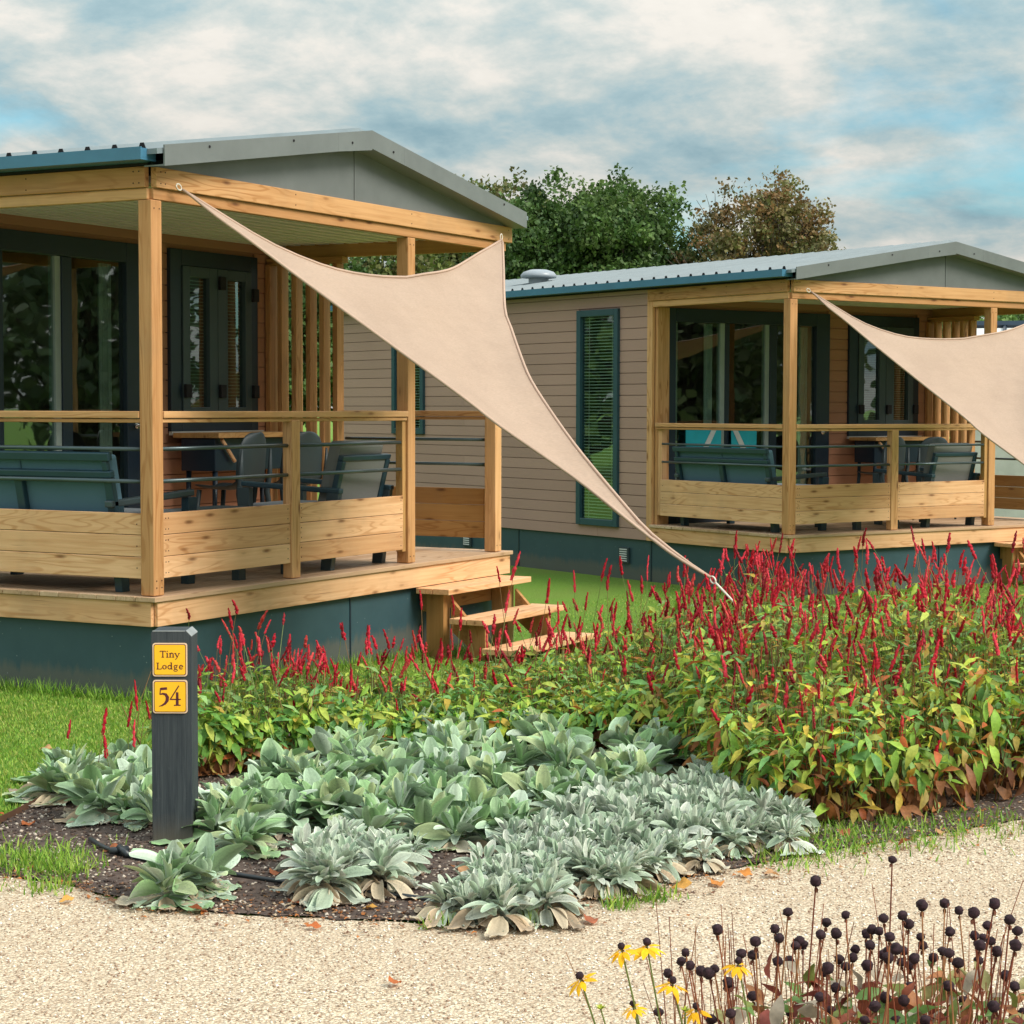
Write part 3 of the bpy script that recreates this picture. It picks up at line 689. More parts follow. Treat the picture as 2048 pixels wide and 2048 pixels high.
def table():
    r = empty('porch_table', (3.31, 1.80, G0))
    q = MB(); pts = [(-.54+1.12*i/12, -.2+random.uniform(-.012, .012)) for i in range(13)]+[(.58-1.12*i/4, .21) for i in range(5)]
    q = MB(); q.prism(pts, .855, .89, axis='z'); q.build('table_top', 'pine_dark_and_shaded', r)
    q = MB(); q.box(-.5, .52, -.14, .17, .61, .852); q.build('table_apron', 'anthracite', r, bevel=.005)
    q = MB(); q.tube([(-.46, -.17, .845), (-.30, -.17, .68)], .014, 6); q.build('bracket', 'pine', r)
    for x in (-.46, .46):
        for y in (-.11, .13):
            q = MB(); q.tube([(x, y, .61), (x-.02*(1 if x < 0 else -1), y, 0)], [.02, .014], 10); q.build('leg', 'anthracite', r, True)
    return r
def shell(loc, rz):
    r = empty('shell_chair', loc, rz); n = 14
    vs = []; fs = []
    prof = [(.20, .50, .20), (.05, .485, .21), (-.10, .485, .215), (-.19, .52, .215), (-.215, .60, .21), (-.235, .72, .205), (-.25, .83, .19), (-.258, .89, .13), (-.26, .905, .06)]
    for (y, z, w) in prof:
        for i in range(9):
            s = -1+2*i/8; vs.append((w*s, y+.05*abs(s)**2.2*(1 if z > .53 else 0), z+.03*abs(s)**3*(1 if z < .53 else 0)))
    fs = [(j*9+i, j*9+i+1, (j+1)*9+i+1, (j+1)*9+i) for j in range(len(prof)-1) for i in range(8)]
    q = MB(); q.add(vs, fs); o = q.build('shell', 'shell_grey', r, True); m_ = o.modifiers.new('s', 'SOLIDIFY'); m_.thickness = .012; o.modifiers.new('b', 'SUBSURF').levels = 1; o.modifiers['b'].render_levels = 1
    for sx in (-1, 1):
        q = MB(); q.tube([(sx*.17, .15, .49), (sx*.2, .2, 0)], [.019, .012], 8); q.build('leg', 'shell_grey', r, True)
        q = MB(); q.tube([(sx*.205, -.22, .78), (sx*.21, -.21, .60), (sx*.20, -.19, .47), (sx*.215, -.24, .2), (sx*.225, -.28, 0)], [.008, .02, .022, .018, .012], 8); q.build('leg', 'shell_grey', r, True)
    return r
def low_table():
    r = empty('coffee_table', (1.42, .52, G0))
    q = MB(); q.box(-.3, .3, -.3, .3, .40, .43); q.build('table_top', 'frame_grey', r, bevel=.004)
    for x in (-.3, .23):
        for y in (-.3, .24):
            q = MB(); q.box(x, x+.07, y, y+.06, 0, .399); q.build('leg', 'frame_grey', r, bevel=.003)
    return r
F = [(sofa(), 'outdoor sofa', 'sofa', 'outdoor sofas', 'teal grey outdoor sofa seen from behind on the porch of the nearest lodge', 'teal grey outdoor sofa behind the railing of the farther lodge'),
     (armchair((2.38, .52, G0), R(4)), 'armchair', 'armchair', 'outdoor armchairs', 'dark framed armchair with grey mesh back behind the nearest lodge railing', 'dark framed armchair with grey mesh back on the farther lodge porch'),
     (table(), 'table', 'table', 'porch tables', 'wood topped high table under the double window of the nearest lodge', 'wood topped high table under the double window of the farther lodge'),
     (low_table(), 'coffee table', 'coffee table', 'low grey tables', 'low grey coffee table between sofa and armchair on the nearest porch', 'low grey coffee table between sofa and armchair on the farther porch'),
     (shell((2.66, 1.42, G0), R(6)), 'chair', 'chair', 'grey shell chairs', 'grey shell chair at the table of the nearest lodge, the left one', 'grey shell chair at the table of the farther lodge, the left one'),
     (shell((3.28, 1.36, G0), R(-14)), 'chair', 'chair', 'grey shell chairs', 'grey shell chair at the table of the nearest lodge, the right one', 'grey shell chair at the table of the farther lodge, the right one')]
for (o, _, cat, grp, l1, l2) in F:
    tag(o, l1, cat, grp); c = copy_tree(o); place2(c); tag(c, l2, cat, grp)
for (u0, u1, sg, lb) in ((.42, .90, 1, 'turquoise towel with pale diagonal stripe at the left door pane, farther lodge'), (1.05, 1.40, -1, 'turquoise towel with pale band at the middle door pane, farther lodge')):
    r = empty('beach_towel', ((u0+u1)/2, VD-.075, G0+.74)); h = (u1-u0)/2
    q = MB(); n = 12; vs = [(-h+2*h*i/n, .006*math.sin(i*1.3+z*9), z) for z in (0, .08, .16, .24) for i in range(n+1)]
    q.add(vs, [(j*(n+1)+i, j*(n+1)+i+1, (j+1)*(n+1)+i+1, (j+1)*(n+1)+i) for j in range(3) for i in range(n)]); q.build('cloth', 'turquoise', r, True)
    q = MB(); a = .05*sg; q.add([(a-.10*sg, -.010, .0), (a-.02*sg, -.010, .0), (a+.12*sg, -.010, .24), (a+.05*sg, -.010, .24)], [(0, 1, 2, 3)]); q.build('stripe', 'white_trim', r)
    place2(r); tag(r, lb, 'towel', 'turquoise towels')
# ------------------------------------------------------------------ number post
def ground_at(X, Y, z=0.0):
    d = cray(X, Y); return CAM + d*((z-CAM.z)/d.z)
pb = ground_at(345, 1690)
vd = Vector((CAM.x-pb.x, CAM.y-pb.y)).normalized(); face = math.atan2(vd.y, vd.x)+R(90)
np_ = empty('number_post', (pb.x, pb.y, 0), face-R(9.5))
q = MB(); w = .077; h = .826
q.prism([(-w, -.05), (w, -.05), (w, h-.022), (w-.022, h), (-w+.006, h), (-w, h-.008)], 0, .155); q.build('post', 'post_black', np_, bevel=.003)
q = MB(); q.prism([(w-.0215, h+.001), (w+.001, h-.0215), (w+.001, h-.019), (w-.019, h+.001)], 0, .155); q.box(-w+.006, w-.024, -.0012, .004, h-.002, h+.0012); q.build('chamfer_edge', 'worn_edge', np_)
def rrect(w, h, r, cx, cz, n=5):
    out = []
    for (sx, sz, a0) in ((1, 1, 0), (-1, 1, 90), (-1, -1, 180), (1, -1, 270)):
        for k in range(n+1):
            a = R(a0+90*k/n); out.append((cx+sx*(w-r)+r*math.cos(a), cz+sz*(h-r)+r*math.sin(a)))
    return out
def strokes(q, lines, cx, cz, sc, y):
    for ln in lines:
        pts, w0 = ln[0], ln[1]; w1 = ln[2] if len(ln) > 2 else w0
        P = [Vector((cx+a*sc, cz+b*sc)) for a, b in pts]; n = len(P); Lh = []; Rh = []
        for i, p in enumerate(P):
            t = (P[min(i+1, n-1)]-P[max(i-1, 0)]).normalized(); nn = Vector((-t.y, t.x)); f = i/(n-1)
            ww = (w0[i] if isinstance(w0, (list, tuple)) else w0+(w1-w0)*f)*sc/2
            Lh.append(p+nn*ww); Rh.append(p-nn*ww)
        vs = [(v.x, y, v.y) for v in Lh]+[(v.x, y, v.y) for v in Rh]
        q.add(vs, [(i, i+1, n+i+1, n+i) for i in range(n-1)])
def arc(cx, cy, rx, ry, a0, a1, n=12): return [(cx+rx*math.cos(R(a0+(a1-a0)*i/n)), cy+ry*math.sin(R(a0+(a1-a0)*i/n))) for i in range(n+1)]
def serif(x, y, w, t=.09): return ([(x-w/2, y), (x+w/2, y)], t)
S1 = .17
GL = {
 'T': (.92, [([(.46, 0), (.46, 1.0)], S1), ([(.04, .95), (.88, .95)], .12), serif(.46, .045, .40), ([(.07, .78), (.05, .98)], .09), ([(.85, .78), (.87, .98)], .09)]),
 'i': (.42, [([(.2, 0), (.2, .68)], S1), serif(.2, .045, .38), ([(.04, .64), (.2, .64)], .09), ([(.13, .92), (.28, .92)], .16)]),
 'n': (.82, [([(.2, 0), (.2, .68)], S1), serif(.2, .045, .36), ([(.04, .64), (.2, .64)], .09), (arc(.42, .42, .22, .24, 150, 0, 8)+[(.64, .0)], S1), serif(.64, .045, .32)]),
 'y': (.80, [([(.12, .66), (.42, .06)], S1), ([(.70, .66), (.40, .0), (.28, -.2), (.10, -.27)], .11), serif(.12, .64, .3), serif(.70, .64, .26)]),
 'L': (.82, [([(.22, 0), (.22, 1.0)], S1), serif(.22, .955, .42), ([(.04, .05), (.76, .05)], .11), ([(.74, .02), (.77, .26)], .09)]),
 'o': (.78, [(arc(.38, .34, .25, .28, 0, 360, 20), [.17 if abs(math.cos(R(18*i))) > .6 else .11 for i in range(21)])]),
 'd': (.86, [(arc(.36, .34, .24, .28, 0, 360, 20), .14), ([(.62, 0), (.62, 1.02)], S1), serif(.55, .985, .28), serif(.70, .045, .22)]),
 'g': (.80, [(arc(.36, .42, .20, .20, 0, 360, 18), .13), ([(.5, .58), (.72, .66)], .10), ([(.24, .22), (.16, .12), (.28, .05), (.56, .02)], .10), (arc(.38, -.13, .27, .14, 0, 360, 18), .10)]),
 'e': (.72, [(arc(.38, .34, .25, .28, 5, 320, 18), .14), ([(.14, .36), (.62, .36)], .09)]),
}
def word(q, s, cx, cz, sc, y):
    W_ = sum(GL[c][0] for c in s); x = cx-W_*sc/2
    for c in s: strokes(q, GL[c][1], x, cz, sc, y); x += GL[c][0]*sc
for k, cz in enumerate((.7165, .5745)):
    q = MB(); cx = -.004; q.prism(rrect(.066, .064, .010, cx, cz), -.006, -.0005); pl = q.build('sign_plate', 'sign_border', np_)
    tag(pl, 'yellow plate reading Tiny Lodge' if k == 0 else 'yellow plate with the number 54')
    q = MB(); q.prism(rrect(.0615, .0595, .008, cx, cz), -.0068, -.0062); q.build('ink_line', 'sign_ink', pl)
    q = MB(); q.prism(rrect(.0590, .0570, .007, cx, cz), -.0076, -.0070); q.build('yellow_face', 'sign_yellow', pl)
    q = MB(); y = -.0082
    if k == 0: word(q, 'Tiny', cx, cz+.0085, .026, y); word(q, 'Lodge', cx, cz-.037, .026, y)
    else:
        sc = .0255*1.0
        strokes(q, [([(.40, 2.52), (1.28, 2.60)], .36), ([(.36, 2.66), (.26, 1.72)], .15), ([(.24, 1.72), (.66, 1.84), (1.08, 1.72), (1.32, 1.32), (1.28, .85), (.98, .42), (.55, .15), (.12, .02)], [.14, .28, .40, .50, .46, .34, .22, .08]),
                    ([(2.96, 2.98), (1.78, 1.10)], .17), ([(1.66, 1.02), (3.22, 1.02)], .17), ([(2.72, 2.05), (2.72, .22)], [.36, .40]), ([(2.24, .18), (3.20, .18)], .15)], cx-.0455, cz-.0375, .0268, y)
    q.build('lettering', 'sign_ink', pl)
tag(np_, 'dark timber marker post with two yellow signs reading Tiny Lodge and 54', 'number post')
# ------------------------------------------------------------------ foliage helpers (many small leaves merged into one mesh)
class Leaves:
    def __init__(s): s.V = []; s.F = []; s.Cc = []; s.n = 0
    def add(s, tv, tf, pos, rot, scale, cols, tcol=None):
        """template verts (k,3), faces list, pos (m,3), rot (m,3,3), scale (m,3), cols (m,3), tcol (k,3) multiplier"""
        k = len(tv); m = len(pos)
        v = np.einsum('mij,mkj->mki', rot, tv[None]*scale[:, None, :])+pos[:, None, :]
        s.V.append(v.reshape(-1, 3)); c = np.repeat(cols[:, None, :], k, 1)
        if tcol is not None: c = c*tcol[None]
        s.Cc.append(np.clip(c.reshape(-1, 3), 0, 1)); f = np.array(tf)
        s.F.append((f[None]+(np.arange(m)*k)[:, None, None]+s.n).reshape(-1, f.shape[1])); s.n += k*m
    def build(s, name, m, parent=None, smooth=True, origin=(0, 0, 0)):
        V = np.concatenate(s.V)-np.array(origin); me = bpy.data.meshes.new(name)
        polys = np.concatenate([f.ravel() for f in s.F]); tot = np.concatenate([np.full(len(f), f.shape[1]) for f in s.F])
        me.vertices.add(len(V)); me.vertices.foreach_set('co', V.ravel().astype(np.float32))
        me.loops.add(len(polys)); me.loops.foreach_set('vertex_index', polys.astype(np.int32))
        me.polygons.add(len(tot)); st_ = np.concatenate([[0], np.cumsum(tot)[:-1]])
        me.polygons.foreach_set('loop_start', st_.astype(np.int32)); me.polygons.foreach_set('loop_total', tot.astype(np.int32))
        me.update(calc_edges=True); a = me.color_attributes.new('col', 'FLOAT_COLOR', 'POINT')
        c = np.ones((len(V), 4), np.float32); c[:, :3] = np.concatenate(s.Cc); a.data.foreach_set('color', c.ravel())
        me.materials.append(MATS[m]); me.validate()
        if smooth: me.shade_smooth()
        o = bpy.data.objects.new(name, me); C.objects.link(o); o.parent = parent; return o
def rots(yaw, pitch, roll):
    """leaf points along +x of its frame; yaw about z, pitch lifts the tip, roll about its own axis"""
    cy, sy, cp, sp, cr, sr = np.cos(yaw), np.sin(yaw), np.cos(pitch), np.sin(pitch), np.cos(roll), np.sin(roll)
    z = np.zeros_like(cy); o = np.ones_like(cy)
    Rz = np.stack([cy, -sy, z, sy, cy, z, z, z, o], -1).reshape(-1, 3, 3)
    Ry = np.stack([cp, z, -sp, z, o, z, sp, z, cp], -1).reshape(-1, 3, 3)
    Rx = np.stack([o, z, z, z, cr, -sr, z, sr, cr], -1).reshape(-1, 3, 3)
    return Rz @ Ry @ Rx
def leaf_template(nx, ny, width, droop, fold, peak=.45, wavy=0.0, stalk=0.0):
    V = []; T = []
    for i in range(nx+1):
        t = i/nx; w = width*(math.sin(math.pi*min(1, max(0, (t-stalk)/(1-stalk)))**(.75 if peak < .5 else 1.0))**.8) if t > stalk else width*.08
        w = max(w, .012)
        for j in range(-ny, ny+1):
            s = j/ny; V.append((t*(1-.12*droop*t), s*w, -droop*t*t*.5+fold*abs(s)*w+wavy*math.sin(t*9+s*2)*w*abs(s)))
            T.append((1-abs(s)*.0,)*3)
    n = 2*ny+1; Fc = [(i*n+j, (i+1)*n+j, (i+1)*n+j+1, i*n+j+1) for i in range(nx) for j in range(n-1)]
    return np.array(V), Fc
def rnd(a, b, n): return RNG.uniform(a, b, n)
def tube_np(p0, p1, r0, r1, n=5, mid=None):
    q = MB(); pts = [p0, p1] if mid is None else [p0, mid, p1]
    rr = [r0, r1] if mid is None else [r0, (r0+r1)/2, r1]
    q.tube(pts, rr, n, caps=False); return np.array([tuple(v) for v in q.v]), q.f
ORD = ['leftmost', 'second', 'third', 'fourth', 'fifth', 'sixth', 'seventh', 'eighth', 'ninth', 'tenth', 'eleventh', 'twelfth', 'thirteenth', 'fourteenth', 'fifteenth', 'sixteenth', 'seventeenth', 'eighteenth', 'nineteenth', 'twentieth', 'twenty-first', 'twenty-second', 'twenty-third', 'twenty-fourth', 'twenty-fifth', 'twenty-sixth', 'twenty-seventh', 'twenty-eighth', 'twenty-ninth', 'thirtieth', 'thirty-first', 'thirty-second', 'thirty-third', 'thirty-fourth']
def order(i): return 'leftmost' if i == 0 else ORD[i]+' from the left'
# ------------------------------------------------------------------ lamb's ear
def oval_template(droop, width=.215, fold=.34):
    V = []
    for i in range(10):
        t = i/9; w = width*(math.sin(math.pi*min(1, t*.93+.03)**1.15)**.62)*(1 if t > .2 else .35+t*3.2); w = max(w, .03)
        for j in range(-3, 4):
            s = j/3; V.append((t*(1-.12*abs(droop)*t), s*w, .10*t-droop*t*t*.5+fold*s*s*w+.05*math.sin(t*8+s*2)*w*abs(s)))
    return np.array(V), [(i*7+j, (i+1)*7+j, (i+1)*7+j+1, i*7+j+1) for i in range(9) for j in range(6)]
TL = [oval_template(d) for d in (.45, .95, 1.45, .15)]
def lambs_ear(X, Y, size, kind):
    b = ground_at(X, Y, .01); r = size
    Lv = Leaves()
    nr = 4; heads = [(0, 0)] if kind == 'big' else [(random.uniform(-.6, .6)*r, random.uniform(-.6, .6)*r) for _ in range(random.randint(6, 9))]
    size_ = [random.uniform(.65, 1.25) for _ in heads]
    if kind == 'big': heads += [(random.uniform(-.55, .55)*r, random.uniform(-.55, .55)*r) for _ in range(random.randint(2, 4))]
    tlt = [(random.uniform(.05, .5), random.uniform(0, 6.28)) for _ in heads]
    for hi, (hx, hy) in enumerate(heads):
        for ring in range(nr):
            t = ring/(nr-1); n = int((6 if kind == 'big' else 7)+(1-t)*4)
            ln = (r*.95 if kind == 'big' else r*.62)*(1-.50*t)*RNG.uniform(.6, 1.25, n)*(size_[hi] if kind != 'big' else (1 if hi == 0 else random.uniform(.65, 1.05)))
            pitch = np.radians((10 if kind == 'big' else 2)+(60 if kind == 'big' else 60)*t**.9+RNG.normal(0, 14, n)); yaw = rnd(0, 6.283, n); pitch = pitch+tlt[hi][0]*np.cos(yaw-tlt[hi][1])
            if ring == 0: pitch = np.radians(RNG.normal(-14, 12, n)); ln = ln*1.15
            pos = np.stack([hx+.015*np.cos(yaw), hy+.015*np.sin(yaw), np.full(n, r*((.11+.22*t) if kind == 'big' else (.16+.28*t))+(0 if kind == 'big' else .01))], -1)+np.array(b)
            sc = np.stack([ln, ln*RNG.uniform(.8, 1.2, n)*(1.0 if kind == 'big' else .82), ln], -1)
            base = np.array([(.32, .46, .25), (.37, .50, .33), (.48, .58, .44), (.25, .41, .18), (.42, .50, .25)])[RNG.integers(0, 5, n)] if kind == 'big' else np.array([(.42, .50, .37), (.50, .56, .44), (.36, .46, .32), (.56, .59, .49)])[RNG.integers(0, 4, n)]
            if ring == 0: 
                old = RNG.random(n) < (.42 if kind == 'big' else .65); base[old] = np.array([(.55, .45, .31), (.42, .31, .20), (.58, .52, .39)])[RNG.integers(0, 3, old.sum())]
            base = base*RNG.uniform(.8, 1.15, (n, 1))
            tv, tf = TL[1 if ring == 1 else (2 if ring == 0 else (0 if ring < nr-1 else 3))]
            k = 7; es = np.abs(np.tile(np.arange(-3, 4)/3, 10)); tc_ = (.90-.20*(es < .2)+.50*(es > .9))[:, None]*np.ones(3)
            Lv.add(tv, tf, pos, rots(yaw, pitch, RNG.normal(0, .45, n)), sc, base, tc_)
    # never let a leaf sink below the soil
    for i, v in enumerate(Lv.V): v[:, 2] = np.where(v[:, 2] < .014, .014+.012*RNG.random(len(v)), v[:, 2])
    o = Lv.build('lambs_ear', 'woolly_leaf', None, True, (b.x, b.y, 0)); o.location = (b.x, b.y, 0); return o
BIG = [(520, 1625, .22), (610, 1600, .24), (500, 1700, .19), (700, 1590, .24), (840, 1560, .25), (900, 1530, .25), (980, 1600, .25), (950, 1500, .24), (1110, 1510, .25), (1150, 1620, .24), (740, 1690, .22), (870, 1625, .25), (1260, 1580, .24), (150, 1565, .2), (300, 1640, .2), (555, 1660, .22), (1000, 1690, .22), (660, 1600, .24), (120, 1600, .22), (190, 1630, .26), (262, 1600, .26), (355, 1790, .245), (475, 1670, .24), (428, 1640, .18), (575, 1590, .26), (660, 1545, .25), (740, 1530, .24), (845, 1500, .27), (690, 1650, .26), (800, 1640, .27), (780, 1590, .26), (920, 1585, .27), (960, 1660, .25), (1010, 1550, .26), (1060, 1500, .27), (1120, 1560, .27), (1170, 1480, .26), (1240, 1530, .27), (1330, 1545, .26), (1300, 1500, .24), (1060, 1620, .24), (880, 1680, .23), (250, 1545, .2), (620, 1640, .22), (1200, 1590, .22)]
SMALL = [(1010, 1800, .19), (1080, 1750, .2), (1140, 1720, .2), (1220, 1660, .2), (1270, 1670, .2), (1330, 1650, .2), (1390, 1690, .2), (1490, 1690, .18), (1400, 1640, .2), (660, 1740, .2), (740, 1765, .2), (1210, 1780, .18), (650, 1765, .22), (720, 1790, .23), (770, 1750, .22), (690, 1725, .2), (960, 1835, .17), (1035, 1840, .20), (1090, 1800, .20), (1150, 1770, .21), (1040, 1760, .2), (1100, 1710, .22), (1190, 1730, .2), (1160, 1670, .22), (1240, 1700, .22), (1250, 1760, .18), (1300, 1740, .18), (1290, 1640, .22), (1340, 1690, .22), (1370, 1730, .17), (1380, 1620, .22), (1420, 1670, .22), (1460, 1700, .17), (1450, 1620, .22), (1500, 1650, .22), (1550, 1690, .18), (1560, 1660, .16), (1430, 1590, .2), (1220, 1640, .2)]
def near(p):
    X, Y = p[0], p[1]
    return None
for kind, lst, nm in (('big', BIG, 'broad-leaved'), ('small', SMALL, 'small dense woolly')):
    srt = sorted(lst); used_l = set()
    for i, (X, Y, s) in enumerate(srt):
        o = lambs_ear(X, Y, s*(.95 if kind == 'big' else .95), kind)
        if kind == 'big':
            row = 'back' if Y < 1560 else ('middle' if Y < 1625 else 'front')
            idx = [p for p in srt if ('back' if p[1] < 1560 else ('middle' if p[1] < 1625 else 'front')) == row].index((X, Y, s))
            lb = f"broad-leaved lamb's ear rosette, {order(idx)} in the {row} row"
            if (X, Y) == (355, 1790): lb = "broad-leaved lamb's ear rosette alone at the foot of the number post"
        else:
            row = 'upper' if Y < 1680 else ('middle' if Y < 1745 else 'lowest')
            idx = [p for p in srt if ('upper' if p[1] < 1680 else ('middle' if p[1] < 1745 else 'lowest')) == row].index((X, Y, s))
            lb = f"small woolly lamb's ear clump, {order(idx)} in the {row} row by the gravel"
        tag(o, lb, 'plant', "silvery lamb's ear plants in the bed")
# ------------------------------------------------------------------ red bistort mass behind
PF = [(-1.95, -1.55), (-1.81, -1.68), (-1.26, -1.9), (-.8, -2.2), (-.45, -2.55), (-.25, -2.95), (-.35, -3.35), (-.95, -3.80), (-1.30, -4.05), (-1.42, -4.30), (-1.25, -4.62), (-.90, -4.82), (-.45, -5.02), (.3, -5.5)]
PB = [(-1.62, -1.30), (-1.45, -1.35), (-.77, -1.5), (-.16, -1.7), (.6, -1.9), (1.23, -2.21), (1.33, -2.7), (1.37, -2.95), (1.38, -3.2), (1.39, -3.4), (1.46, -4.0), (1.5, -4.3), (1.54, -4.54), (1.9, -5.4)]
PH = [.36, .40, .37, .28, .27, .37, .48, .55, .60, .62, .64, .65, .66, .66]
PF = np.array(PF); PB = np.array(PB); PH = np.array(PH)
seg = np.array([0]+list(np.cumsum(np.linalg.norm(np.diff((PF+PB)/2, axis=0), axis=1)))); seg /= seg[-1]
def bed(s, t):
    f = np.stack([np.interp(s, seg, PF[:, i]) for i in (0, 1)], -1); b = np.stack([np.interp(s, seg, PB[:, i]) for i in (0, 1)], -1)
    pr_ = .60+.40*np.clip(t/.25, 0, 1)**.8; pr_ = pr_
    hv = 1+.10*np.sin(s*47+t*5)+.07*np.sin(s*91+2-t*9)
    return f+(b-f)*t[:, None], np.interp(s, seg, PH)*pr_*hv, f-b
def lump(x, y): return .085*np.sin(x*3.1+1)*np.sin(y*2.7+.5)+.035*np.sin(x*7.3+y*5.1)+.02*np.sin(x*13-y*11)
widths = np.linalg.norm(PF-PB, axis=1)
def sample_s(n):
    g_ = np.linspace(0, 1, 400); w = np.interp(g_, seg, widths); cdf = np.cumsum(w); cdf /= cdf[-1]; return np.interp(RNG.random(n), cdf, g_)
PT = [leaf_template(5, 1, w_, d, .35, wavy=.25, stalk=.12) for d, w_ in ((.5, .15), (1.1, .18), (.2, .13))]
greens = np.array([(.24, .42, .05), (.34, .50, .07), (.16, .34, .06), (.46, .54, .09), (.26, .42, .14), (.42, .46, .08), (.17, .37, .11)])
warm = np.array([(.55, .38, .06), (.50, .20, .05), (.48, .13, .04), (.40, .30, .07), (.33, .14, .06)])
brown = np.array([(.26, .10, .045), (.34, .15, .06), (.18, .08, .04), (.45, .17, .05)])
Lv = Leaves()
def put(n, tfun, zfun, pal, lmin, lmax, pitchm=-10, outward=False):
    s = sample_s(n) if not outward else rnd(0, 1, n); t = tfun(n); P, h, od = bed(s, t); z = zfun(n, h)+lump(P[:, 0], P[:, 1])*np.minimum(1, (h-.2)*3)
    oy = np.arctan2(od[:, 1], od[:, 0]); yaw = oy+RNG.normal(0, .9, n) if outward else rnd(0, 6.283, n)
    ln = rnd(lmin, lmax, n); pos = np.concatenate([P, z[:, None]], 1)
    col = pal(n, s, z/h)*RNG.uniform(.7, 1.2, (n, 1))
    part = RNG.integers(0, 3, n)
    for k in range(3):
        m_ = part == k
        tv, tf = PT[k]; Lv.add(tv, tf, pos[m_], rots(yaw[m_], np.radians(RNG.normal(pitchm, 25, m_.sum())), RNG.normal(0, .5, m_.sum())), np.stack([ln[m_], ln[m_], ln[m_]], -1), col[m_])
def palg(n, s, zr):
    c = greens[RNG.integers(0, len(greens), n)].copy(); pw = np.interp(s, [0, .35, .55, 1], [.04, .05, .16, .20])
    m_ = RNG.random(n) < pw; c[m_] = warm[RNG.integers(0, 4, m_.sum())]
    yel = np.interp(s, [0, .4, .6, 1], [0, .1, .55, .6]); y_ = RNG.random(n) < yel*.4; c[y_ & ~m_] = c[y_ & ~m_]*np.array([1.35, 1.08, .8]); return c
def palf(n, s, zr):
    c = palg(n, s, zr); p = np.clip(1.3-zr*1.9, 0, .85); m_ = RNG.random(n) < p; c[m_] = np.concatenate([warm, brown])[RNG.integers(0, 9, m_.sum())]; return c
put(15000, lambda n: RNG.random(n)**.9, lambda n, h: h*(1.12-.5*RNG.random(n)**.6), palg, .038, .092, 5)
put(4000, lambda n: RNG.random(n), lambda n, h: h*rnd(.35, .8, n), palg, .07, .13, -15)
put(4400, lambda n: RNG.random(n)**1.3*.22-.03, lambda n, h: h*(.15+.88*RNG.random(n)**.8), palf, .055, .13, -12, True)
put(900, lambda n: RNG.random(n)*.16-.02, lambda n, h: h*rnd(.08, .32, n), lambda n, s, z: brown[RNG.integers(0, 4, n)].copy(), .08, .15, -70, True)
Lv.V = [np.where(v[:, 2:3] < .02, np.concatenate([v[:, :2], .02+.01*RNG.random((len(v), 1))], 1), v) for v in Lv.V]
# stems
n = 2600; s = sample_s(n); t = RNG.random(n); P, h, _o = bed(s, t)
for k in range(0, n):
    x, y = P[k]; q0 = (x, y, .0); dx, dy = random.gauss(0, .05), random.gauss(0, .05)
    v_, f_ = tube_np((0, 0, 0), (dx, dy, h[k]*.95), .0032, .002, 3)
    Lv.add(v_, f_, np.array([q0]), np.eye(3)[None], np.ones((1, 3)), np.array([random.choice([(.20, .24, .06), (.28, .12, .06), (.22, .18, .07)])]))
fol = Lv.build('bistort_foliage', 'leaf', None, True)
tag(fol, 'dense mass of green and yellowing bistort leaves filling the flower bed', 'flowering plants', kind='stuff')
# red spikes: bottlebrush of tiny flowers
def spike_template(seed):
    r_ = np.random.default_rng(seed); V = []; F_ = []; nr, nn = 19, 6; bend = r_.uniform(-.18, .18)
    for i in range(nr):
        t = i/(nr-1); rad = .054*math.sin(math.pi*min(1, .14+.78*t))**.45*(1.05-.25*t)
        for j in range(nn):
            a = 2*math.pi*(j+.5*(i % 2))/nn; rr = rad*r_.uniform(.45, 1.75)
            V.append((rr*math.cos(a)+bend*t*t, rr*math.sin(a), t+r_.uniform(-.02, .02)))
    F_ = [(i*nn+j, i*nn+(j+1) % nn, (i+1)*nn+(j+1) % nn, (i+1)*nn+j) for i in range(nr-1) for j in range(nn)]
    return np.array(V), F_
SP = [spike_template(k) for k in range(6)]
reds = 1.15*np.array([(.48, .010, .028), (.36, .008, .02), (.60, .035, .055), (.24, .010, .018), (.52, .05, .045)])
def spikes(n, tf_, sw, hmin, hmax):
    g_ = np.linspace(0, 1, 400); w = np.interp(g_, seg, widths)*np.interp(g_, sw[0], sw[1]); cdf = np.cumsum(w); cdf /= cdf[-1]
    s = np.interp(RNG.random(n), cdf, g_); t = tf_(n); P, h, _ = bed(s, t); z = h+lump(P[:, 0], P[:, 1])*np.minimum(1, (h-.2)*3)+hmin+(hmax-hmin)*RNG.random(n)**1.6
    return np.concatenate([P, z[:, None]], 1), h
a1, h1 = spikes(720, lambda n: .12+.9*RNG.random(n)**.75, ([0, .15, .25, .38, .5, .65, 1], [2.4, 2.1, 1.1, .6, 1.2, 1.2, 1.4]), -.03, .13)
a2, h2 = spikes(260, lambda n: .4+.65*RNG.random(n), ([0, .15, .3, .5, 1], [1.6, 1.1, .6, 1.4, .9]), .08, .26)
a3, h3 = spikes(230, lambda n: .0+.4*RNG.random(n), ([0, .4, .55, 1], [.12, .2, 1.2, 1.3]), -.20, .04)
tops = np.concatenate([a1, a2, a3]); lens = rnd(.055, .125, len(tops)); bases = []
lean = np.stack([RNG.normal(0, .27, len(tops)), RNG.normal(0, .27, len(tops))], -1)
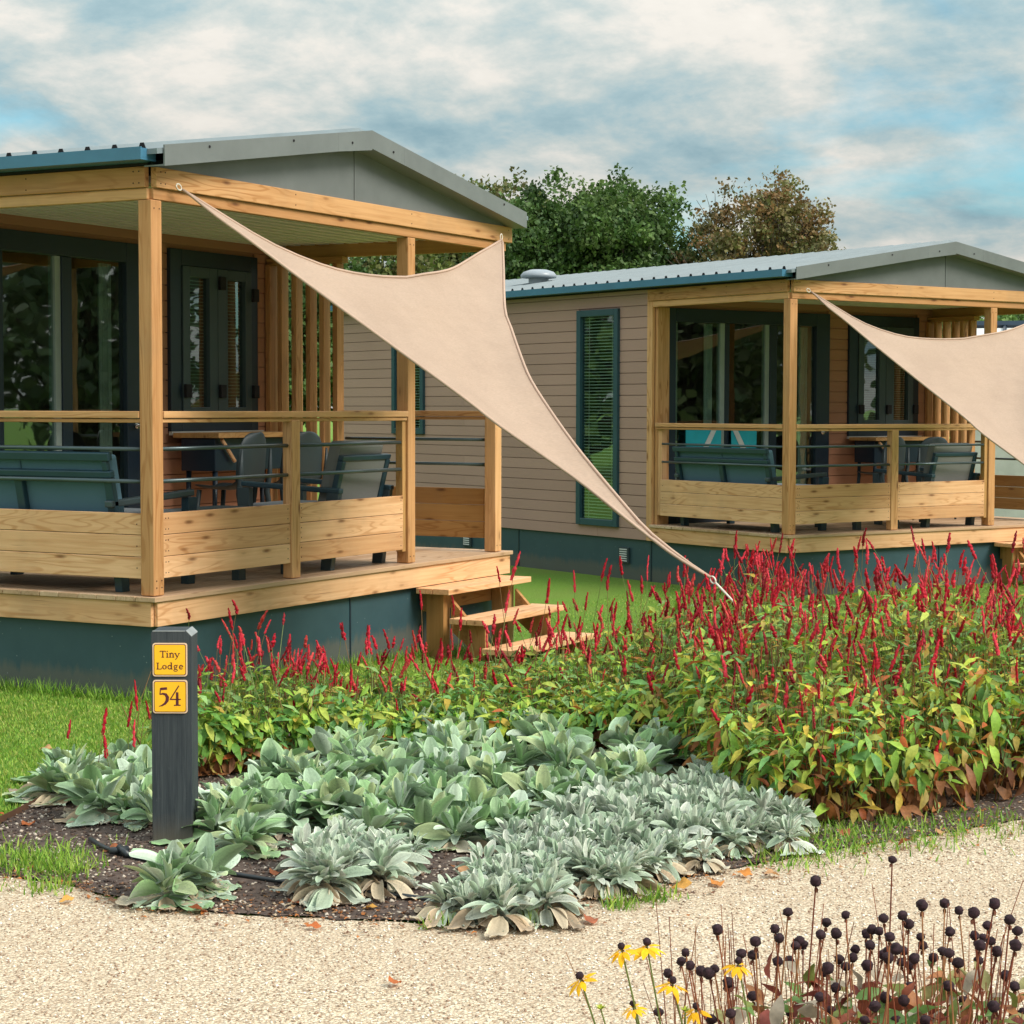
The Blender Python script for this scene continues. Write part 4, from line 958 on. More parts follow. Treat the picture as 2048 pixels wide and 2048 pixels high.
# a few taller outliers where the photo shows them against the walls
OUT = [(465, 1215, 9.6, .11), (440, 1275, 9.5, .08), (547, 1320, 9.8, .08), (580, 1305, 9.8, .06), (690, 1245, 10, .09), (734, 1275, 10, .09), (812, 1290, 10.2, .1), (843, 1180, 10.1, .10), (835, 1250, 10.2, .09), (907, 1190, 10.2, .11), (920, 1215, 10.2, .12), (1022, 1100, 10.4, .16), (1000, 1130, 10.5, .09), (1010, 1180, 10.4, .12), (1093, 1155, 10.6, .14), (1150, 1140, 10.7, .12), (1203, 1115, 10.8, .13), (1215, 1130, 10.8, .14), (1245, 1110, 10.8, .11), (1295, 1110, 10.8, .14), (1368, 1110, 10.8, .12), (1413, 1135, 10.9, .12), (1440, 1095, 11.0, .14), (1470, 1060, 11.0, .16), (1510, 1080, 11.0, .14), (1548, 1075, 11, .16), (1520, 1105, 11, .16), (1585, 1095, 10.9, .13), (1650, 1120, 10.8, .12), (1710, 1070, 10.9, .15), (1735, 1080, 10.9, .13), (1680, 1095, 10.9, .12), (1640, 1150, 10.9, .11), (1890, 1120, 10.8, .12), (1988, 1110, 10.8, .13), (2023, 1120, 10.8, .12),
       (205, 1415, 8.75, .12), (212, 1470, 8.7, .10), (255, 1400, 8.9, .12), (274, 1360, 9.0, .14), (268, 1440, 8.8, .12), (300, 1400, 8.9, .09), (135, 1440, 8.7, .08)]
for (X, Y, D, ln) in OUT:
    d = cray(X, Y); hd = math.hypot(d.x, d.y); p = CAM+d*(D/hd); tops = np.vstack([tops, [[p.x, p.y, p.z-ln]]]); lens = np.append(lens, ln); lean = np.vstack([lean, RNG.normal(0, .16, (1, 2))])
h_ = np.concatenate([h1, h2, h3, np.full(len(OUT), .45)])
stemL = Leaves(); 
dist = np.linalg.norm(tops-np.array(CAM), axis=1); score = lens/dist; isout = np.arange(len(tops)) >= len(tops)-len(OUT); pri = np.argsort(-(score+isout*1.0))
sp_root = empty('red_bistort', (0, -3.2, 0)); tag(sp_root, 'tall red bistort flower spikes on thin stems above the leaves of the bed', 'flowers')
off = np.array([0, -3.2, 0]); rest = Leaves(); SPM = []
for k in range(6):
    for ci in (0, 2, 1):
        q = Leaves(); q.add(SP[k][0], SP[k][1], np.zeros((1, 3)), np.eye(3)[None], np.ones((1, 3)), reds[ci:ci+1], RNG.uniform(.7, 1.3, (len(SP[k][0]), 1))*np.ones(3)); SPM.append(q)
smesh = []
for q in SPM:
    o = q.build('flower_spike', 'petal', sp_root, True); smesh.append(o)
cnt = 0
for rank, i in enumerate(pri):
    lx, ly = lean[i]; ln = lens[i]; dz = Vector((lx, ly, 1)).normalized(); p = Vector(tops[i])
    b0 = Vector((p.x-lx*.9*max(.25, p.z*.8)+random.gauss(0, .03), p.y-ly*.9*max(.25, p.z*.8), .0 if isout[i] else max(.0, h_[i]*.45)))
    v_, f_ = tube_np(tuple(b0), tuple(p+dz*ln*.5), .0026, .0014, 3, mid=tuple(b0.lerp(p, .5)+Vector((random.gauss(0, .015), random.gauss(0, .015), 0))))
    stemL.add(v_, f_, np.zeros((1, 3)), np.eye(3)[None], np.ones((1, 3)), np.array([random.choice([(.30, .36, .12), (.36, .20, .09), (.26, .30, .10)])]))
    qv = dz.to_track_quat('Z', 'Y'); thick = random.uniform(.75, 1.4)*.112/ max(ln, .06)
    if rank < 100:
        m_ = smesh[rank % len(smesh)]
        o = m_ if rank < len(smesh) else m_.copy()
        if rank >= len(smesh): C.objects.link(o)
        o.parent = sp_root; o.location = p-Vector(off); o.rotation_mode = 'QUATERNION'; o.rotation_quaternion = qv; o.scale = (ln*thick, ln*thick, ln)
    else:
        tv, tf = SP[i % 6]; Rm = np.array(qv.to_matrix())
        rest.add(tv, tf, np.array([tuple(p)]), Rm[None], np.array([(ln*thick, ln*thick, ln)]), reds[RNG.integers(0, 5, 1)], RNG.uniform(.7, 1.3, (len(tv), 1))*np.ones(3))
o = rest.build('flower_spikes', 'petal', sp_root, True, off); tag(o, kind='stuff')
o = stemL.build('flower_stems', 'leaf', sp_root, True, off); tag(o, kind='stuff')
# ------------------------------------------------------------------ lawn blades and weeds
def blades(name, pts, lmin, lmax, cols, label=None, w=.0032):
    n = len(pts); q = Leaves(); tv = np.array([(0, -1, 0), (0, 1, 0), (.5, .7, -.04), (.5, -.7, -.04), (1, 0, -.16)])
    q4 = [(0, 1, 2, 3)]; ln = rnd(lmin, lmax, n); sc = np.stack([ln, np.full(n, w)*RNG.uniform(.7, 1.3, n), ln], -1)
    rt = rots(rnd(0, 6.283, n), np.radians(RNG.normal(62, 16, n)), RNG.normal(0, .3, n)); cc = cols[RNG.integers(0, len(cols), n)]*RNG.uniform(.7, 1.25, (n, 1))
    k = 5; v = np.einsum('mij,mkj->mki', rt, tv[None]*sc[:, None, :])+pts[:, None, :]
    q.V.append(v.reshape(-1, 3)); q.Cc.append(np.repeat(cc, k, 0)); idx = (np.arange(n)*k)[:, None]
    q.F.append(idx+np.array([[0, 1, 2, 3]])); q.F.append(idx+np.array([[3, 2, 4]])); q.n = n*k
    return q.build(name, 'grass_blade', None, False)
def inpoly(P, poly):
    x, y = P[:, 0], P[:, 1]; c = np.zeros(len(P), bool); n = len(poly); j = n-1
    for i in range(n):
        xi, yi = poly[i]; xj, yj = poly[j]
        c ^= ((yi > y) != (yj > y)) & (x < (xj-xi)*(y-yi)/(yj-yi+1e-12)+xi); j = i
    return c
def gzn(x): t = np.clip((x-.8)/4.0, 0, 1); return -.13*(t*t*(3-2*t))
GC = 1.35*np.array([(.11, .24, .02), (.16, .29, .03), (.22, .33, .045), (.28, .36, .06), (.09, .20, .02), (.34, .36, .09)])
P1 = np.stack([rnd(-5.2, 3.0, 230000), rnd(-2.6, 2.2, 230000)], -1)
ok = ~inpoly(P1, BED) & ~inpoly(P1, EDGE+[(9, -16), (-9, -16), (-16, -8), (-16, 1), (-7, 1)]) & ~((P1[:, 0] > .05) & (P1[:, 1] > .06)) & (P1[:, 0] > -4.2) & ~((P1[:, 0]+P1[:, 1]*.3 < -4.3))
P1 = P1[ok]; P2 = np.stack([rnd(.6, 12.5, 90000), rnd(-6.5, 1.0, 90000)], -1)
ok = ~inpoly(P2, BED) & ~inpoly(P2, EDGE+[(9, -16), (-9, -16), (-16, -8), (-16, 1), (-7, 1)]); P2 = P2[ok]
PP = np.concatenate([P1, P2]); PP = np.concatenate([PP, gzn(PP[:, 0])[:, None]], 1)
tag(blades('lawn_grass', PP, .012, .028, GC, w=.0026), 'short mown green grass of the lawn', 'grass', kind='stuff')
# longer grass along the walls and weeds along the gravel edge
w_ = []
for a, b, n in (((-.06, 3.2), (-.06, -.02), 1600), ((-.05, -.03), (4.1, -.03), 1500)):
    t = RNG.random(n)[:, None]; w_.append(np.array(a)*(1-t)+np.array(b)*t+RNG.normal(0, .03, (n, 2)))
p = np.concatenate(w_); p = np.concatenate([p, gzn(p[:, 0])[:, None]], 1)
tag(blades('edge_grass', p, .05, .12, GC[:3], w=.003), 'longer unmown grass along the foot of the skirting', 'grass', kind='stuff')
w_ = []
for X, Y, n, sp_ in ((20, 1720, 500, 60), (80, 1730, 500, 50), (120, 1745, 260, 30), (90, 1780, 120, 26), (870, 1855, 60, 18), (1060, 1845, 120, 22), (1240, 1815, 90, 20), (1300, 1800, 150, 20), (1560, 1720, 200, 50), (1620, 1700, 260, 60), (1700, 1690, 260, 60), (1830, 1680, 260, 60), (1960, 1650, 260, 60), (1790, 1655, 120, 20), (1500, 1610, 420, 60), (1560, 1640, 420, 60), (1640, 1660, 300, 60), (1480, 1560, 300, 40)):
    c_ = ground_at(X, Y); q_ = sp_/FPX*(c_-CAM).length; a_ = np.array([c_.x, c_.y])+RNG.normal(0, q_*1.2, (n, 2)); w_.append(a_)
p = np.concatenate(w_); p = np.concatenate([p, np.full((len(p), 1), .006)], 1)
tag(blades('weeds', p, .02, .065, GC[1:5], w=.003), 'tufts of grass and weeds along the gravel edge', 'weeds', kind='stuff')
# ------------------------------------------------------------------ loose stones on the gravel and bed edge
def pebbles(name, n, poly, zoff, s0, s1, cols, lab, bbox):
    P = np.stack([rnd(bbox[0], bbox[1], n), rnd(bbox[2], bbox[3], n)], -1); P = P[inpoly(P, poly)]; n = len(P)
    oc = np.array([(1, 0, 0), (-1, 0, 0), (0, 1, 0), (0, -1, 0), (0, 0, 1), (0, 0, -1.)]); of = [(0, 2, 4), (2, 1, 4), (1, 3, 4), (3, 0, 4), (2, 0, 5), (1, 2, 5), (3, 1, 5), (0, 3, 5)]
    q = Leaves(); s_ = rnd(s0, s1, n); sc = np.stack([s_*RNG.uniform(.7, 1.3, n), s_*RNG.uniform(.6, 1.1, n), s_*RNG.uniform(.4, .8, n)], -1)
    q.add(oc, of, np.concatenate([P, np.full((n, 1), zoff)], 1), rots(rnd(0, 6.28, n), rnd(-.6, .6, n), rnd(-.6, .6, n)), sc, cols[RNG.integers(0, len(cols), n)]*RNG.uniform(.85, 1.1, (n, 1)))
    return tag(q.build(name, 'seedhead', None, False), lab, 'gravel', kind='stuff')
GP = EDGE+[(2, -9), (-4, -9), (-8, -6), (-8, -1)]
pebbles('loose_gravel', 60000, GP, .006, .0028, .0065, np.array([(.80, .72, .58), (.62, .50, .37), (.88, .84, .75), (.42, .30, .21), (.74, .64, .50), (.35, .22, .15)]), 'fine pale gravel stones lying loose on the path', (-6.2, .8, -7.2, -1.2))
pebbles('soil_crumbs', 16000, BED, .011, .003, .012, np.array([(.07, .045, .035), (.11, .07, .05), (.045, .03, .025), (.55, .46, .37), (.16, .10, .07)]), 'dark soil crumbs and small stones in the bed', (-4, -1, -5, -1.2))
# leaf litter
n = 2600; t = RNG.random(n); ip = np.cumsum([0]+[math.dist(a, b) for a, b in zip(EDGE[1:14], EDGE[2:14])]); tt = t*ip[-1]
ex = np.interp(tt, ip, [p[0] for p in EDGE[1:14]]); ey = np.interp(tt, ip, [p[1] for p in EDGE[1:14]]); nrm2 = RNG.normal(.05, .13, n)
LP = np.stack([ex+nrm2*.6, ey+nrm2, np.full(n, .013)], -1); q = Leaves(); s_ = rnd(.006, .026, n)
tvf, tff = leaf_template(3, 1, .33, .4, .3, wavy=.4)
q.add(tvf, tff, LP, rots(rnd(0, 6.28, n), rnd(-.1, .35, n), rnd(-.4, .4, n)), np.stack([s_]*3, -1), np.array([(.30, .15, .08), (.42, .24, .12), (.20, .10, .06), (.50, .38, .25), (.12, .07, .045), (.50, .18, .05)])[RNG.integers(0, 6, n)])
tag(q.build('leaf_litter', 'leaf', None, True), 'small brown scraps of dry leaves scattered along the gravel edge', 'leaf litter', kind='stuff')
# ------------------------------------------------------------------ hose, edging, fallen leaves
pts = [ground_at(X, Y, .03) for X, Y in ((180, 1672), (205, 1690), (250, 1702), (300, 1714), (400, 1732), (490, 1744), (575, 1757), (700, 1778), (800, 1784), (870, 1790), (925, 1788), (1000, 1770))]
for i, p in enumerate(pts): p.z = .02+.006*math.sin(i*2)
r = empty('irrigation_hose', pts[0]); q = MB(); q.tube([p-pts[0] for p in resample(pts, 60)], .0085, 8); q.build('tube', 'hose_black', r, True)
c_ = ground_at(238, 1700, .03)-pts[0]; q = MB(); q.tube([c_+Vector((0, 0, .012)), c_+Vector((-.02, -.06, -.01))], .013, 8); q.tube([c_+Vector((-.03, .02, .0)), c_+Vector((.03, -.02, .0))], .0135, 8); q.build('connector', 'hose_black', r, True)
tag(r, 'black irrigation hose lying on the soil under the silvery plants', 'hose')
q = MB(); ed = [ground_at(X, Y, 0) for X, Y in ((-60, 1672), (0, 1650), (60, 1620), (120, 1590), (200, 1560), (330, 1520))]; ed = resample(ed, 20)
vs = [(p.x+dx, p.y+dx, z) for p in ed for dx, z in ((0, -.02), (0, .035), (.003, .035), (.003, -.02))]
q.add(vs, [(i*4+j, i*4+j+1, i*4+j+5, i*4+j+4) for i in range(20) for j in range(3)]); tag(q.build('lawn_edging', 'rusty_steel'), 'thin rusty steel strip between the lawn and the soil bed', 'edging')
FL = [(790, 1957), (612, 1850), (118, 1800), (725, 1812), (600, 1806), (560, 1745), (935, 1742), (965, 1728), (1118, 1838), (1175, 1832), (1440, 1768), (1505, 1748), (205, 1699), (12, 1628), (57, 1649), (105, 1496), (660, 1805), (1240, 1800), (1343, 1772), (1880, 1665), (1790, 1690), (383, 1705), (548, 1740), (270, 1785), (1560, 1745), (1100, 1600), (760, 1665), (1700, 1668), (415, 1820), (1645, 1600), (1290, 1745), (1030, 1850)]
FLC = [(.62, .24, .05), (.50, .14, .04), (.42, .13, .06), (.70, .36, .08), (.36, .12, .05), (.55, .30, .14)]
tvl, tfl = leaf_template(6, 2, .36, .25, .22, wavy=.35, stalk=.12)
for i, (X, Y) in enumerate(sorted(FL)):
    b = ground_at(X, Y, .02); q = Leaves(); s_ = random.uniform(.05, .085)
    q.add(tvl, tfl, np.zeros((1, 3)), rots(np.array([random.uniform(0, 6.28)]), np.array([random.uniform(.0, .45)]), np.array([random.uniform(-.5, .5)])), np.array([[s_, s_, s_]]), np.array([random.choice(FLC)]))
    v = q.V[0]; v[:, 2] -= v[:, 2].min()
    o = q.build('fallen_leaf', 'leaf', None, True); o.location = (b.x, b.y, .012)
    where = 'on the open gravel' if (X, Y) == (790, 1957) else ('on the lawn' if (X, Y) in ((105, 1496), (12, 1628)) else 'at the edge of the bed')
    tag(o, f'curled orange brown fallen leaf {where}, {order(i)}', 'fallen leaf', 'fallen autumn leaves')
# ------------------------------------------------------------------ coneflowers in the foreground
def head_mesh(seed):
    r_ = np.random.default_rng(seed); V = []; nr, nn = 9, 12
    for i in range(nr):
        t = i/(nr-1); a = math.pi*t
        for j in range(nn):
            b_ = 2*math.pi*(j+.5*(i % 2))/nn; rr = math.sin(a)**.85*r_.uniform(.80, 1.22)
            V.append((rr*math.cos(b_), rr*math.sin(b_), -math.cos(a)*1.02*r_.uniform(.97, 1.04)+.25))
    F_ = [(i*nn+j, i*nn+(j+1) % nn, (i+1)*nn+(j+1) % nn, (i+1)*nn+j) for i in range(nr-1) for j in range(nn)]
    q = Leaves(); q.add(np.array(V)*.0100, F_, np.zeros((1, 3)), np.eye(3)[None], np.ones((1, 3)), np.array([(.024, .010, .014)]), r_.uniform(.6, 1.6, (len(V), 1))*np.ones(3))
    k = 9; tv, tf = leaf_template(3, 1, .18, .9, .2); sc_ = np.full((k, 3), .012)
    q.add(tv, tf, np.tile([0, 0, -.0075], (k, 1)), rots(np.linspace(0, 5.6, k)+r_.uniform(-.2, .2, k), r_.uniform(-1.5, -.6, k), r_.uniform(-.3, .3, k)), sc_, np.tile([(.16, .055, .03)], (k, 1)))
    return q
HMESH = [head_mesh(s_).build('seed_head', 'seedhead', None, True).data for s_ in range(5)]
for o in [o for o in C.objects if o.name.startswith('seed_head') and o.parent is None]: bpy.data.objects.remove(o)
Z7 = [(1003,215),(465,370),(268,585),(175,705),(205,770),(538,660),(675,605),(497,745),(608,738),(40,795),(20,890),(318,822),(350,788),(375,818),(195,935),(278,928),(520,1008),(549,983),(628,920),(675,970),(725,908),(743,848),(848,820),(828,965),(942,630),(820,740),(860,710),(912,720),(985,762),(1030,848),(1083,860),(975,868),(938,888),(972,912),(1068,938),(1128,962),(1160,915),(1075,610),(1117,672),(1213,540),(1203,760),(1217,822),(1293,908),(1373,525),(1408,725),(1358,862),(1402,876),(1475,575),(1577,593),(1675,680),(1723,528),(1582,752),(1645,768),(1700,790),(1620,822),(1740,865),(1612,928),(1467,945),(1830,640),(1885,720),(1870,822),(1803,1033),(1865,1110),(1328,1038),(1400,1108),(1128,1110),(1087,1212),(955,1190),(880,1253),(1505,1212),(1718,1255),(1882,1335),(1922,1290),(605,1120),(492,1185),(572,1285),(283,1293),(20,1180),(808,1350),(1030,1350),(1235,1350)]
Z6 = [(1617,975),(1312,1195),(1267,1280),(1355,1320),(1460,1375),(1535,1398),(1590,1350),(1140,1395),(1848,1205),(1835,1355),(1725,1485),(1722,1530),(1648,1828),(1050,1770),(1745,1780),(1555,1845)]
HD = [(1500+x*.2836, 1660+y*.2836) for x, y in Z7]+[(1100+x*.207, 1660+y*.207) for x, y in Z6]
def hpos(X, Y, D):
    d = cray(X, Y); return CAM+d*(D/math.hypot(d.x, d.y))
def stem_mesh(vec, r0, r1, bend, col):
    q = Leaves(); side = Vector((-vec.y, vec.x, 0)).normalized() if vec.xy.length > .01 else Vector((1, 0, 0))
    pts = [Vector((0, 0, 0)).lerp(vec, t)+side*bend*math.sin(math.pi*t)+Vector((0, 0, 1))*0 for t in (0, .25, .5, .75, 1)]
    m_ = MB(); m_.tube(pts, [r0+(r1-r0)*t for t in (0, .25, .5, .75, 1)], 6, caps=False)
    q.add(np.array([tuple(v) for v in m_.v]), m_.f, np.zeros((1, 3)), np.eye(3)[None], np.ones((1, 3)), np.array([col])); return q
SC = [(.30, .085, .045), (.36, .12, .06), (.22, .06, .035), (.42, .20, .09)]
def base_for(p):
    # stems rise from clumps standing below, spreading a little outwards
    c = CLUMP[min(range(len(CLUMP)), key=lambda i: (CLUMP[i]-p).xy.length+random.uniform(0, .12))]
    b = p.lerp(c, random.uniform(.45, .8)); b = Vector((b.x+random.gauss(0, .03), b.y+random.gauss(0, .03), 0)); return b
CLUMP = [Vector((*hpos(x, 2200, D).xy, 0)) for x, D in ((1560, 3.75), (1650, 3.9), (1750, 3.7), (1830, 3.95), (1930, 3.75), (2010, 3.9), (1440, 3.85))]
hs = sorted(HD); ystop = sorted(h[1] for h in HD)
for i, (X, Y) in enumerate(hs):
    D = random.uniform(3.55, 4.15); p = hpos(X, Y, D); b = base_for(p); v = b-p
    tall = (abs(X-1784.4) < 1 and abs(Y-1721) < 1); left = (abs(X-1631.9) < 1 and abs(Y-1764.9) < 2)
    if tall: b = Vector((p.x+.01, p.y+.02, 0))
    r = empty('coneflower', b); top = p-b; k_ = random.uniform(.86, 1.1)*(.72 if (X, Y) in () else 1)
    stem_mesh(top, .0024, .0015, random.uniform(-.045, .045), random.choice(SC)).build('stem', 'leaf', r, True)
    o = bpy.data.objects.new('seed_head', HMESH[i % 5]); C.objects.link(o); o.parent = r; o.location = top
    tl = (top.normalized()*.6+Vector((random.gauss(0, .15), random.gauss(0, .15), 1))).to_track_quat('Z', 'Y'); o.rotation_mode = 'QUATERNION'; o.rotation_quaternion = tl; o.scale = (k_, k_, k_*random.uniform(.85, 1.05))
    if tall: lb = 'tallest dark coneflower seed head, on a straight upright stem above all the others'
    elif left: lb = 'dark coneflower seed head on a long stem leaning to the upper left'
    elif i < 34: lb = f'dark spent coneflower seed head, {order(i)} in the foreground patch'
    else: lb = 'dark round coneflower seed head in the crowded right foreground patch'
    tag(r, lb, 'coneflower', 'dark spent coneflowers in the foreground')
# yellow ones
YF = [(935, 1110, 0, 1), (690, 1150, -.35, .85), (290, 1435, -.5, .95), (1185, 1480, .1, .95), (800, 1705, -.2, .75), (1410, 1730, -.1, .85), (1820, 1290, .1, .85)]
YL = ['higher of two joined blossoms, facing up', 'lower left of two joined blossoms', 'leftmost, tilted to the left', 'under a dark seed head', 'low and ragged', 'low beside a green bud', 'rightmost, among dark seed heads']
pt_v, pt_f = leaf_template(5, 1, .19, .6, -.15, stalk=.04)
for i, (x, y, tilt, s_) in enumerate(YF):
    X, Y = 1100+x*.207, 1660+y*.207; D = random.uniform(3.5, 3.8); p = hpos(X, Y, D); b = base_for(p) if x > 1000 else Vector((p.x+.10, p.y-.05, 0))
    if x <= 1000: b = hpos(1330+x*.05, 2250, 3.75); b.z = 0
    r = empty('yellow_coneflower', b); top = p-b
    stem_mesh(top, .0026, .0017, .015, (.20, .26, .07)).build('stem', 'leaf', r, True)
    n = 11; q = Leaves(); yaw = np.linspace(0, 2*math.pi*(n-1)/n, n)+RNG.normal(0, .09, n)
    q.add(pt_v, pt_f, np.stack([.006*np.cos(yaw), .006*np.sin(yaw), np.full(n, -.004)], -1), rots(yaw, np.radians(RNG.normal(-8, 9, n)), RNG.normal(0, .15, n)), np.full((n, 3), .034*s_)*RNG.uniform(.85, 1.1, (n, 1)), np.tile([(.95, .50, .006)], (n, 1))*RNG.uniform(.85, 1.08, (n, 1)), None)
    pe = q.build('petals', 'petal', r, True); hd = bpy.data.objects.new('cone', HMESH[i % 5]); C.objects.link(hd); hd.parent = r
    qt = (Vector((_r2.x*tilt, _r2.y*tilt, 1))-Vector((_f.x, _f.y, 0))*.10).to_track_quat('Z', 'Y')
    for o in (pe, hd): o.rotation_mode = 'QUATERNION'; o.rotation_quaternion = qt; o.location = top
    hd.scale = (.75*s_,)*3; hd.location = top+Vector((0, 0, .004))
    tag(r, 'yellow coneflower with dark cone, '+YL[i], 'flower', 'yellow coneflowers in the foreground')
for i, (x, y) in enumerate(((490, 1730), (1305, 1755))):
    X, Y = 1100+x*.207, 1660+y*.207; p = hpos(X, Y, 3.6); b = hpos(1360, 2250, 3.7); b.z = 0; r = empty('coneflower_bud', b); top = p-b
    stem_mesh(top, .0024, .0016, .01, (.20, .26, .07)).build('stem', 'leaf', r, True)
    n = 16; q = Leaves(); yaw = np.linspace(0, 6.1, n); q.add(pt_v, pt_f, np.zeros((n, 3)), rots(yaw, np.radians(RNG.normal(48, 14, n)), RNG.normal(0, .2, n)), np.full((n, 3), .013), np.tile([(.42, .48, .04)], (n, 1))*RNG.uniform(.6, 1.2, (n, 1)))
    o = q.build('bud', 'petal', r, True); o.location = top; tag(r, 'green yellow coneflower bud, '+('left of the seed heads' if i == 0 else 'beside a low yellow blossom'), 'flower bud', 'coneflower buds')
# leaves of the coneflower patch
q = Leaves(); n = 1050; ci = RNG.integers(0, 6, n); cxy = np.array([tuple(c.xy) for c in CLUMP])[ci]; pos = np.concatenate([cxy+np.clip(RNG.normal(0, .09, (n, 2)), -.16, .16), (.05+RNG.random(n)**.8*.50)[:, None]], 1)
cl = np.array([(.30, .08, .04), (.36, .15, .06), (.20, .24, .06), (.32, .30, .12), (.38, .32, .24), (.22, .055, .04), (.16, .28, .08)])[RNG.integers(0, 7, n)]*RNG.uniform(.7, 1.2, (n, 1))
tv, tf = leaf_template(7, 1, .20, .8, .4, wavy=.35, stalk=.05); ln = rnd(.035, .075, n)
q.add(tv, tf, pos, rots(rnd(0, 6.28, n), np.radians(RNG.normal(35, 35, n)), RNG.normal(0, .6, n)), np.stack([ln]*3, -1), cl)
for k in range(150):
    c = CLUMP[random.randrange(7)]; b_ = Vector((c.x+random.gauss(0, .09), c.y+random.gauss(0, .09), 0)); e_ = b_+Vector((random.gauss(0, .09), random.gauss(0, .09), random.uniform(.45, .72)))
    v_, f_ = tube_np(tuple(b_), tuple(e_), .0022, .0008, 4, mid=tuple(b_.lerp(e_, .5)+Vector((random.gauss(0, .02), random.gauss(0, .02), 0)))); q.add(v_, f_, np.zeros((1, 3)), np.eye(3)[None], np.ones((1, 3)), np.array([random.choice(SC)]))
tag(q.build('coneflower_foliage', 'leaf', None, True), 'maroon and green withering leaves and bare stems at the foot of the coneflowers', 'foliage', kind='stuff')
NB = [(c.x, c.y) for c in (hpos(1300, 2300, 3.2), hpos(1400, 2150, 4.1), hpos(1700, 2150, 4.3), hpos(2100, 2150, 4.3), hpos(2400, 2200, 3.6), hpos(2000, 2400, 2.6))]
sheet('coneflower_bed', NB, .010, 'soil', jag=.015)
# ------------------------------------------------------------------ trees
def tree(name, X, D, top, half, depth, n, leaf, cols, sparse=0.0, seed=0, label='', lobes=44, base_h=.16, group='trees behind the lodges', pos=None):
    rs = np.random.default_rng(seed); d = cray(X, 815); hd = math.hypot(d.x, d.y)
    bx_, by_ = (CAM.x+d.x*D/hd, CAM.y+d.y*D/hd) if pos is None else pos
    r = empty(name, (bx_, by_, -.2)); side = np.array([_r.x, _r.y, 0]); fw = np.array([_r.y, -_r.x, 0]); up = np.array([0, 0, 1.])
    H_ = top; cz = H_*(base_h+1)/2; hz = H_*(1-base_h)/2
    # trunk and limbs
    q = MB(); q.tube([(0, 0, -.1), (.05, .02, H_*.25), (-.05, 0, H_*.5), (.04, .02, H_*.72)], [H_*.030, H_*.022, H_*.013, H_*.004], 8)
    LB = []
    for k in range(lobes):
        th = rs.uniform(0, 6.283); z = rs.uniform(-.9, .72) if not sparse else rs.uniform(-.9, .66); rr = math.sqrt(max(0, 1-z*z*.9))*rs.uniform(.35, .84) if k > 3 else rs.uniform(0, .4)
        c = side*half*rr*math.cos(th)+fw*depth*rr*math.sin(th)+up*(cz+hz*z*.88); R_ = rs.uniform(.20, .34)*min(half, hz); LB.append((c, R_*(1.35 if not sparse else .95)))
        h0 = rs.uniform(.22, .6)*c[2]; s0 = Vector((0, 0, h0)); m_ = Vector(c*.5)+Vector((0, 0, h0*.45)); q.tube([s0, m_, Vector(c)], [H_*.008, H_*.0045, H_*.0015], 5)
        if sparse:
            for kk in range(7):
                e = Vector(c)+Vector(np.clip(rs.normal(0, R_*.55, 3), -R_*.9, R_*.9)); q.tube([m_.lerp(Vector(c), rs.uniform(.3, 1)), e], [H_*.0028, H_*.0008], 4)
    q.build('trunk', 'bark', r, True)
    V = Leaves(); tv = np.array([(-.5, -.35, 0), (.5, -.3, .08), (.45, .4, -.05), (-.4, .3, .06)]); per = n//len(LB)
    if True:
        for k in range(26 if not sparse else 16):
            th = rs.uniform(0, 6.283); z = rs.uniform(-.8, .80); rr = math.sqrt(max(0, 1-z*z))*rs.uniform(.1, .62)
            LB.append((side*half*rr*math.cos(th)+fw*depth*rr*math.sin(th)+up*(cz+hz*z*.9), (.46 if z < .5 else .34)*min(half, hz)))
        per = n//len(LB)
    for c, R_ in LB:
        sub = rs.integers(6, 10); cen = c+rs.normal(0, R_*.55, (sub, 3)); sc_ = rs.uniform(.35, .62, sub)*R_
        idx = rs.integers(0, sub, per); dirs = rs.normal(0, 1, (per, 3)); dirs /= np.linalg.norm(dirs, axis=1)[:, None]; rad = rs.random(per)**(.6 if not sparse else .8)
        pos_ = cen[idx]+dirs*(sc_[idx]*rad*(1+sparse))[:, None]*np.array([1, 1, .8])
        th_ = np.arctan2(pos_[:, 2]-cz, pos_ @ side); lim = 1.0+.09*np.sin(th_*5+seed)+.07*np.sin(th_*11+2*seed)+.06*rs.normal(0, 1, per)
        keep = ((pos_ @ side)/half)**2+((pos_ @ fw)/depth)**2*.6+((pos_[:, 2]-cz)/hz)**2 < lim**2
        tone = (rs.uniform(.75, 1.25, sub)[idx]*rs.uniform(.8, 1.2, per))[:, None]; cc = cols[rs.integers(0, len(cols), sub)][idx]*.7+cols[rs.integers(0, len(cols), per)]*.3
        L_ = rs.uniform(.7, 1.35, per)*leaf
        V.add(tv, [(0, 1, 2, 3)], pos_, rots(rs.uniform(0, 6.28, per), rs.uniform(-1.3, 1.3, per), rs.uniform(-1.2, 1.2, per)), np.stack([L_]*3, -1)*keep[:, None], cc*tone)
    V.build('crown', 'tree_leaf', r, False)
    if label: tag(r, label, 'tree', group)
    return r
DG = 1.35*np.array([(.045, .085, .022), (.06, .11, .028), (.085, .14, .035), (.035, .07, .022), (.10, .15, .04)])
LG = np.array([(.12, .16, .035), (.17, .19, .045), (.09, .14, .035), (.20, .19, .06), (.14, .12, .05)])
AU = 1.15*np.array([(.16, .14, .05), (.18, .13, .055), (.20, .11, .045), (.12, .14, .045), (.17, .16, .07), (.22, .12, .05)])
tree('autumn_tree', 962, 102, 14.0, 4.8, 4, 40000, .18, LG, 0, 3, 'pale green tree behind the right end of the nearest roof', base_h=.2)
tree('oak_tree', 1095, 90, 11.6, 4.9, 4.5, 76000, .165, DG, 0, 4, 'dark green tree left half of the big crown over the far roof', base_h=.1)
